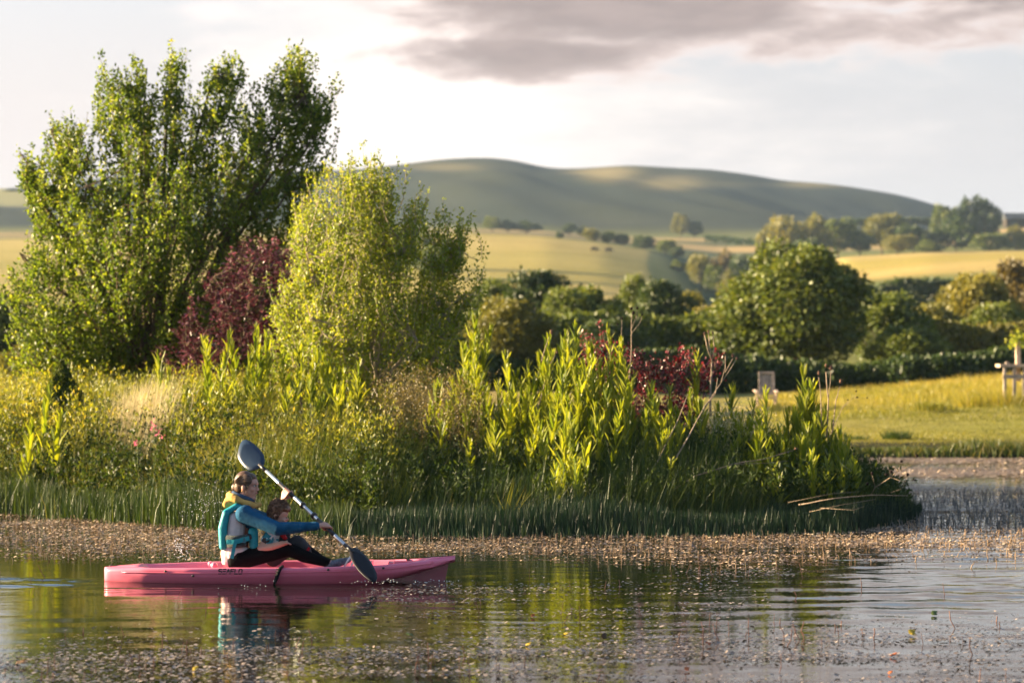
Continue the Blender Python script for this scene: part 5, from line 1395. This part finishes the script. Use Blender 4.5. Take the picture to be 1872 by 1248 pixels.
body = []
body += [('e', Hd(-.008, 0, .018), (.092, .073, .095), HR), ('e', Hd(.034, 0, -.045), (.058, .056, .072), HR), ('c', Hd(.040, -.02, -.092), Hd(.070, 0, -.106), .028, .019), ('c', Hd(.040, .02, -.092), Hd(.070, 0, -.106), .028, .019),
         ('e', Hd(.055, 0, .030), (.040, .058, .040), HR),
         ('c', Hd(.086, 0, .006), Hd(.106, 0, -.030), .008, .0105), ('e', Hd(.100, 0, -.034), (.012, .015, .008), HR),
         ('e', Hd(.086, 0, -.056), (.011, .022, .0065), HR), ('e', Hd(.084, 0, -.067), (.011, .019, .007), HR), ('e', Hd(.078, 0, -.080), (.012, .020, .012), HR),
         ('c', Hd(.086, -.040, .022), Hd(.090, -.008, .020), .008, .009), ('c', Hd(.086, .040, .022), Hd(.090, .008, .020), .008, .009),
         ('e', Hd(.062, -.036, -.028), (.026, .022, .024), HR), ('e', Hd(.062, .036, -.028), (.026, .022, .024), HR),
         ('e', Hd(-.004, -.074, -.018), (.018, .008, .030), HR), ('e', Hd(-.004, .074, -.018), (.018, .008, .030), HR),
         ('c', Hd(-.012, 0, -.05), K(441, 924, 0), .056, .060)]
body += [('c', K(441, 930, 0), K(428, 1012, 0), .10, .12), ('c', sh_n, sh_f, .07, .07), ('c', sh_n, el_n, .048, .040), ('c', el_n, wN, .040, .025), ('c', sh_f, el_f, .048, .040), ('c', el_f, wF, .038, .025)]
hip_n, kn_n, an_n = K(436, 1020, -.12), K(527, 1003, -.15), K(604, 1030, -.13)
hip_f, kn_f, an_f = K(436, 1020, .12), K(532, 1000, .20), K(606, 1030, .17)
body += [('c', hip_n, kn_n, .075, .05), ('c', kn_n, an_n, .047, .033), ('c', hip_f, kn_f, .075, .05), ('c', kn_f, an_f, .047, .033)]
body += hand(wN, cN, axis, upp, fwd, 1.0, 1, curls=(0, 42, 88, 128)) + hand(wF, cF, axis, nF, fF, 1.0, -1, curls=(0, 30, 54, 74))
solid(body, 'body', mskin, .0042, 2, woman)
# face details
for s in (-1, 1):
    e = MB().ell(Hd(.0835, s * .030, .004), (.010, .012, .0075), HR, 10, 8).build('eye', principled('eye_white', (.6, .55, .52), .25, .5) if s < 0 else bpy.data.materials['eye_white'], woman)
    MB().tube([Hd(.093, s * .012, .024), Hd(.096, s * .026, .028), Hd(.088, s * .042, .023)], [.003, .0035, .002], 5).build('eyebrow', mhair, woman)
    MB().tube([Hd(.0925, s * .018, .011), Hd(.0955, s * .030, .0125), Hd(.090, s * .041, .009)], [.0022, .0026, .002], 5).build('eyelid', mhair, woman)
    MB().ell(Hd(.0915, s * .030, .003), (.003, .005, .005), HR, 8, 6).build('iris', principled('dark_iris', (.02, .015, .01), .2, .5) if s < 0 else bpy.data.materials['dark_iris'], woman)
MB().tube([Hd(.094, -.020, -.058), Hd(.0975, 0, -.0565), Hd(.094, .020, -.058)], [.0035, .0055, .0035], 6).build('lips', principled('lips', (.42, .13, .12), .45, .4), woman)
# hair
hr = [('e', Hd(-.022, 0, .030), (.094, .083, .098), HR), ('e', Hd(-.050, 0, -.005), (.066, .076, .080), HR), ('e', Hd(.018, 0, .074), (.062, .066, .040), HR),
      ('e', Hd(.012, -.058, .052), (.058, .026, .052), HR), ('e', Hd(.012, .058, .052), (.058, .026, .052), HR), ('c', Hd(.045, -.060, .050), Hd(.020, -.074, -.030), .014, .005), ('c', Hd(.045, .060, .050), Hd(.020, .074, -.030), .014, .005),
      ('e', Hd(-.112, 0, -.022), (.030, .034, .036), HR), ('c', Hd(-.07, 0, -.03), Hd(-.105, 0, -.02), .045, .030)]
solid(hr, 'hair', mhair, .0045, 2, woman)
mb = MB()
for k in range(110):
    a = random.uniform(-1, 1); u0 = random.uniform(-.06, .1); st_ = Hd(random.uniform(-.02, .06), a * .07, .10 - abs(a) * .03 + random.uniform(-.01, .01)); s_ = 1 if a > 0 else -1
    q1 = Hd(-.05 + random.uniform(-.02, .02), s_ * (.080 + random.uniform(0, .01)), .04 + random.uniform(-.03, .03)); q2 = Hd(-.11, s_ * .02 + random.uniform(-.01, .01), -.01 + random.uniform(-.03, .03))
    mb.tube([st_, st_.lerp(q1, .5) + hu * .02, q1, q1.lerp(q2, .5) - hf * .012, q2], [.0012, .0018, .0018, .0016, .001], 3, cap=False)
for k in range(26):
    p0 = Hd(-.11, 0, -.02) + Vector((random.uniform(-.03, .01), random.uniform(-.03, .03), random.uniform(-.03, .03))); mb.tube([p0, p0 + Vector((-.015, random.uniform(-.02, .02), random.uniform(-.03, .02)))], [.0016, .0006], 3, cap=False)
mb.tube([Hd(.055, -.062, .055), Hd(.046, -.074, .01), Hd(.026, -.076, -.04), Hd(.016, -.070, -.085)], [.004, .0035, .003, .001], 4)
mb.build('hair_strands', mhair, woman)
MB().tube([Hd(-.006, -.084, -.046) + Vector((.008 * math.cos(t_), 0, .010 * math.sin(t_))) for t_ in np.linspace(0, 6.28, 10)], .0015, 4).build('earring', principled('gold', (.8, .55, .2), .3, .5, metal=1.0), woman)
# sweatshirt body, sleeves, hood
solid([('c', K(434, 948, 0), K(428, 985, 0), .105, .105), ('c', K(433, 950, -.10), K(429, 990, -.10), .080, .082), ('c', K(433, 950, .10), K(429, 990, .10), .080, .082), ('c', K(428, 985, -.08), K(431, 1012, -.10), .095, .100),
       ('c', K(428, 985, .08), K(431, 1012, .10), .095, .100), ('c', K(421, 1005, -.10), K(417, 1026, -.12), .070, .055), ('c', K(421, 1005, .10), K(417, 1026, .12), .070, .055), ('c', K(438, 1008, -.13), K(456, 1008, -.13), .055, .030), ('c', K(417, 1026, -.12), K(417, 1026, .12), .055, .055)], 'sweatshirt', mwhite, .006, 2, woman)


def sleeve(sh, el_, wr, side):
    d = (wr - el_).normalized(); we = wr - d * .018; P_ = [('e', K(448, 940, .13 * side), (.085, .085, .085)), ('c', sh, sh.lerp(el_, .5), .078, .066), ('c', sh.lerp(el_, .5), el_, .066, .060), ('c', el_, el_.lerp(we, .55), .060, .049), ('c', el_.lerp(we, .55), we, .046, .036)]
    for k in range(6):
        t = random.uniform(.1, .95); b = (sh.lerp(el_, t * 2) if t < .5 else el_.lerp(we, (t - .5) * 2)); r = .050 - .016 * t
        o_ = Vector((random.uniform(-.3, .3), random.uniform(-1, 1), random.uniform(-1, .6))).normalized() * r; P_.append(('c', b + o_, b + Vector((.045, o_.y * .7, o_.z * .2 - .01)), .016, .012))
    P_.append(('c', we - d * .022, we, .040, .039))
    return solid(P_, 'sleeve', mblue, .0055, 9, woman)


sleeve(sh_n, el_n, wN, -1); sleeve(sh_f, el_f, wF - (wF - el_f) * .32, 1)
solid([('c', K(454, 938, -.09), K(454, 938, .09), .055, .055), ('c', K(458, 955, -.08), K(458, 955, .08), .055, .055)], 'chest_panel', mblue, .006, 2, woman)
hd = []
for k in range(22):
    a = 2 * math.pi * k / 22; a2 = 2 * math.pi * (k + 1) / 22
    def hp(t): c_ = math.cos(t); return K(445, 917, 0) + Vector((c_ * .118, math.sin(t) * .115, -.045 * c_ + .012))
    hd.append(('c', hp(a), hp(a2), .021 + .014 * (1 - math.cos(a)) / 2 + .005 * math.sin(a * 5), .021 + .014 * (1 - math.cos(a2)) / 2 + .005 * math.sin(a2 * 5)))
hd += [('e', K(421, 917, 0), (.055, .10, .055)), ('c', K(414, 921, -.07), K(414, 921, .07), .034, .034)]
hd += [('c', K(424, 906, .02), K(447, 921, -.115), .013, .011), ('c', K(414, 913, -.06), K(440, 927, -.12), .012, .012), ('c', K(462, 925, -.08), K(474, 922, .0), .020, .024)]
solid(hd, 'hood', myel, .005, 2, woman)
hl = [('c', K(445, 913, 0) + Vector((math.cos(a) * .085, math.sin(a) * .085, -.032 * math.cos(a) + .03)), K(445, 913, 0) + Vector((math.cos(a + .35) * .085, math.sin(a + .35) * .085, -.032 * math.cos(a + .35) + .03)), .020, .020) for a in np.arange(0, 6.28, .35)]
solid(hl, 'hood_lining', principled('slate_lining', (.05, .08, .13), .9, .1), .005, 1, woman)
# life vest
vest = []
for k in range(7):
    dy = -.15 + .05 * k; b_ = .012 * (dy / .15) ** 2 * 100
    vest += [('c', K(413 + b_ * .3, 938, dy), K(407 + b_ * .3, 965, dy), .034, .040), ('c', K(407 + b_ * .3, 965, dy), K(408 + b_ * .3, 998, dy), .040, .036)]
for s in (-1, 1):
    vest += [('c', K(414, 936, .14 * s), K(432, 925, .13 * s), .030, .028), ('c', K(432, 925, .13 * s), K(458, 932, .12 * s), .026, .022)]
solid(vest, 'life_vest', mteal, .0055, 3, woman)
fr = []
for k in range(6):
    dy = -.14 + .056 * k; fr += [('c', K(463, 972, dy), K(464, 996, dy), .045, .042)]
solid(fr, 'vest_front', mteal, .0055, 3, woman)
MB().tube([K(414, 983, -.195), K(430, 984, -.208), K(450, 982, -.19), K(458, 980, -.17)], .026, 8).build('vest_mesh', mmesh, woman)
MB().tube([K(416, 996, -.19), K(430, 997, -.205), K(450, 995, -.19)], .020, 8).build('vest_mesh', mmesh, woman)


def ribbon(pts, w, th, name, mat, par):
    mb = MB(); V_ = []
    for i, p_ in enumerate(pts):
        d = (pts[min(i + 1, len(pts) - 1)] - pts[max(0, i - 1)]).normalized(); s = d.cross(Vector((0, 1, 0))).normalized() * w / 2
        V_ += [p_ + s + Vector((0, -th, 0)), p_ - s + Vector((0, -th, 0)), p_ - s, p_ + s]
    Fc_ = [(0, 1, 2, 3), tuple(len(V_) - 4 + k for k in (3, 2, 1, 0))]
    for i in range(len(pts) - 1):
        for j in range(4): Fc_.append((i * 4 + j, (i + 1) * 4 + j, (i + 1) * 4 + (j + 1) % 4, i * 4 + (j + 1) % 4))
    mb.add(V_, Fc_); return mb.build(name, mat, par, False)


ribbon([K(414, 990, -.215), K(430, 990, -.235), K(449, 985, -.225), K(456, 983, -.20)], .040, .006, 'belt', mteal, woman)
ribbon([K(432, 986, -.242), K(428, 1000, -.246), K(424, 1020, -.242)], .030, .005, 'belt_end', mteal, woman)
MB().box(K(447, 987, -.238), (.022, .010, .045), Matrix.Rotation(R(-8), 3, 'Y')).build('buckle', principled('teal_buckle', (.01, .12, .15), .4, .5), woman, False)
# leggings and shoes
lg = []
for h_, k_, a_ in ((hip_n, kn_n, an_n), (hip_f, kn_f, an_f)):
    ae = k_.lerp(a_, .93); lg += [('c', h_ + Vector((-.02, 0, -.02)), h_.lerp(k_, .5) + Vector((0, 0, -.005)), .088, .080), ('c', h_.lerp(k_, .5) + Vector((0, 0, -.005)), k_, .080, .062), ('c', k_, k_.lerp(ae, .4) + Vector((0, 0, -.012)), .060, .056), ('c', k_.lerp(ae, .4) + Vector((0, 0, -.012)), ae, .056, .039)]
lg += [('c', hip_n, hip_f, .09, .09)]
solid(lg, 'leggings', mleg, .006, 6, woman)
for a_ in (an_n, an_f):
    o = solid([('c', a_ + Vector((.00, 0, -.012)), a_ + Vector((.10, 0, .020)), .040, .030), ('c', a_ + Vector((.10, 0, .020)), a_ + Vector((.155, 0, .035)), .032, .022), ('e', a_ + Vector((-.012, 0, -.020)), (.035, .034, .035))], 'shoe', mshoe, .005, 2, woman)
    sl = MB().tube([a_ + Vector((-.03, 0, -.050)), a_ + Vector((.07, 0, -.036)), a_ + Vector((.175, 0, .008))], [.022, .022, .016], 8).build('sole', principled('dark_sole', (.03, .035, .05), .7, .2), None)
    sl.parent = o; sl.matrix_parent_inverse = Matrix.Translation(-woman.location)

# child
child = thing('person', 'small child with curly brown hair sitting in front of the woman', 'person', K(500, 1040, 0))
cy = R(-12); cf = Vector((math.cos(cy), math.sin(cy), -.38)).normalized(); cs = Vector((-cf.y, cf.x, 0)).normalized(); cu = cf.cross(cs).normalized(); CRM = Matrix((cf, cs, cu)).transposed(); CC = K(511, 938, .0)
def Cd(f, s, u): return CC + cf * f + cs * s + cu * u


csh, cel, cwr = K(497, 975, -.11), K(478, 1004, -.16), K(517, 993, -.20)
cb = [('e', Cd(-.01, 0, .012), (.085, .072, .080), CRM), ('e', Cd(.028, 0, -.035), (.052, .052, .052), CRM), ('e', Cd(.065, -.028, -.032), (.022, .024, .022), CRM), ('e', Cd(.065, .028, -.032), (.022, .024, .022), CRM),
      ('e', Cd(.086, 0, -.020), (.011, .010, .010), CRM), ('e', Cd(.074, 0, -.045), (.010, .018, .006), CRM), ('e', Cd(.064, 0, -.066), (.016, .018, .014), CRM), ('e', Cd(-.01, -.070, -.02), (.014, .008, .022), CRM),
      ('c', Cd(-.01, 0, -.05), K(505, 968, 0), .036, .040), ('c', K(505, 972, 0), K(498, 1018, 0), .075, .085), ('c', csh, K(497, 975, .11), .045, .045),
      ('c', csh, cel, .040, .041), ('c', cel, K(497, 999, -.19), .042, .033), ('c', K(497, 999, -.19), cwr, .033, .024),
      ('c', K(497, 975, .11), K(500, 1005, .17), .038, .034), ('c', K(500, 1005, .17), K(530, 998, .12), .032, .022),
      ('c', K(500, 1022, -.05), K(545, 992, -.02), .055, .042), ('c', K(545, 992, -.02), K(580, 1026, -.02), .040, .028), ('c', K(500, 1022, .06), K(548, 994, .10), .055, .042), ('c', K(548, 994, .10), K(584, 1026, .10), .040, .028)]
hb = cwr  # small hand resting on the knee
for k in range(4):
    o_ = Vector((0, -.018 + .012 * k, 0)); L_ = (.038, .044, .042, .034)[k]
    cb += [('c', hb + Vector((.012, 0, .004)) + o_, hb + Vector((.042, 0, .006)) + o_ * 1.2, .0085, .0065), ('c', hb + Vector((.042, 0, .006)) + o_ * 1.2, hb + Vector((.042 + L_ * .7, 0, -.006)) + o_ * 1.35, .0065, .0052)]
cb += [('c', hb, hb + Vector((.030, 0, .004)), .020, .017), ('c', hb + Vector((.0, .018, .01)), hb + Vector((.035, .030, .020)), .009, .006)]
solid(cb, 'body', mskin2, .0042, 2, child)
for s in (-1, 1): MB().ell(Cd(.0785, s * .024, -.006), (.005, .007, .005), CRM, 8, 6).build('eye', bpy.data.materials['dark_iris'], child)
solid([('c', csh + Vector((0, -.0, .004)), csh.lerp(cel, .42), .056, .058)], 'shirt_sleeve', None or bpy.data.materials.new('tmp'), .005, 1, child)
mpat = bpy.data.materials['tmp']; mpat.name = 'white_print_cotton'; mpat.use_nodes = True; g = NT(mpat.node_tree); tc = g.n('ShaderNodeTexCoord').outputs['Object']
c_ = g.mix(g.ss(g.noise(16, 2, .5, tc), .54, .57), (.72, .70, .69), (.02, .22, .28)); c_ = g.mix(g.ss(g.noise(19, 2, .5, g.n('ShaderNodeMapping', {0: tc, 1: (3, 1, 2)}).outputs[0]), .57, .6), c_, (.02, .02, .02))
g.n('ShaderNodeOutputMaterial', {0: g.n('ShaderNodeBsdfPrincipled', {'Base Color': c_, 'Roughness': .85}).outputs[0]})
solid([('c', K(506, 975, 0), K(499, 1015, 0), .090, .098), ('c', K(503, 975, -.08), K(499, 1005, -.07), .058, .060)], 'shirt', mpat, .006, 1, child)
solid([('c', K(517, 975, -.05), K(516, 1000, -.05), .070, .070), ('c', K(517, 975, .05), K(516, 1000, .05), .070, .070)], 'buoyancy_vest', mgrey, .006, 2, child)
MB().tube([K(515, 976, -.125), K(519, 980, -.128), K(523, 985, -.125)], [.018, .022, .016], 8).build('vest_trim', mredc, child)
solid([('c', K(500, 1020, -.05), K(543, 990, -.05), .072, .060), ('c', K(543, 990, -.05), K(560, 1006, -.04), .058, .046), ('c', K(500, 1020, .06), K(548, 992, .10), .070, .056), ('c', K(548, 992, .10), K(566, 1008, .10), .056, .042)], 'shorts', mgrey, .006, 2, child)
ribbon([K(557, 1010, -.095), K(562, 1006, -.09), K(566, 1000, -.085)], .022, .006, 'red_hem', mredc, child)
solid([('c', K(560, 1004, .0), K(596, 1028, .0), .040, .030), ('c', K(566, 1006, .10), K(600, 1030, .10), .040, .030)], 'leggings', mleg, .006, 1, child)
for dy in (0.0, .1): solid([('c', K(597, 1031, dy), K(612, 1027, dy), .030, .022)], 'shoe', mshoe, .005, 1, child)
# curls
cap = solid([('e', Cd(-.024, 0, .026), (.086, .084, .086), CRM), ('e', Cd(.045, 0, .062), (.040, .060, .030), CRM), ('e', Cd(-.05, 0, -.02), (.06, .07, .06), CRM)], 'hair', mcurl, .006, 1, child)
mb = MB()
for k in range(330):
    d = Vector((random.gauss(0, 1), random.gauss(0, 1), random.gauss(.25, 1))).normalized()
    if d.x > .45 and d.z < .35: continue
    b_ = Cd(-.020, 0, .024) + CRM @ Vector((d.x * .086, d.y * .084, d.z * .088)); ax_ = (CRM @ d + Vector((0, 0, -.3))).normalized()
    e1 = ax_.orthogonal().normalized(); e2 = ax_.cross(e1); r_ = random.uniform(.006, .011); ph = random.uniform(0, 6); L_ = random.uniform(.014, .034)
    mb.tube([b_ + ax_ * (L_ * q - .006) + (e1 * math.cos(ph + q * 9) + e2 * math.sin(ph + q * 9)) * r_ for q in np.linspace(0, 1, 8)], [.003] * 7 + [.0012], 3, cap=False)
mb.build('curls', mcurl, child)

# splash drops thrown up beside the hull
mdrop = principled('water_drop', (.8, .85, .9), .05, .8); dv = MB()
def drops(px, py, sx_, sy_, n, dy, rmax=.006):
    for _ in range(n):
        p_ = K(px + random.gauss(0, sx_), py + random.gauss(0, sy_), dy + random.gauss(0, .12)); 
        if p_.z > .01: dv.ell(p_, random.uniform(.0015, rmax) ** 1.0, nu=5, nv=4)
drops(330, 1000, 9, 14, 90, .55); drops(372, 925, 22, 26, 150, .9, .004); drops(690, 1062, 26, 3, 40, -.55, .005); drops(800, 1064, 22, 3, 60, -.2, .005); drops(470, 1075, 40, 6, 30, -.7, .005)
tag(dv.build('water_drops', mdrop), 'scattered splash drops around the kayak', 'water drops', kind='stuff')

# ------------------------------------------------------------------ air
mh = bpy.data.materials.new('air'); mh.use_nodes = True; g = NT(mh.node_tree)
pv = g.n('ShaderNodeVolumePrincipled', {'Color': (.55, .75, 1.0, 1), 'Density': .00008, 'Anisotropy': 0.0})
g.t.links.new(pv.outputs[0], g.n('ShaderNodeOutputMaterial').inputs['Volume'])
hm = MB().box((0, 1280, 68.5), (3200, 2640, 141)); hb_ = hm.build('haze', mh, smooth=False); tag(hb_, 'thin evening haze over the valley', kind='stuff')
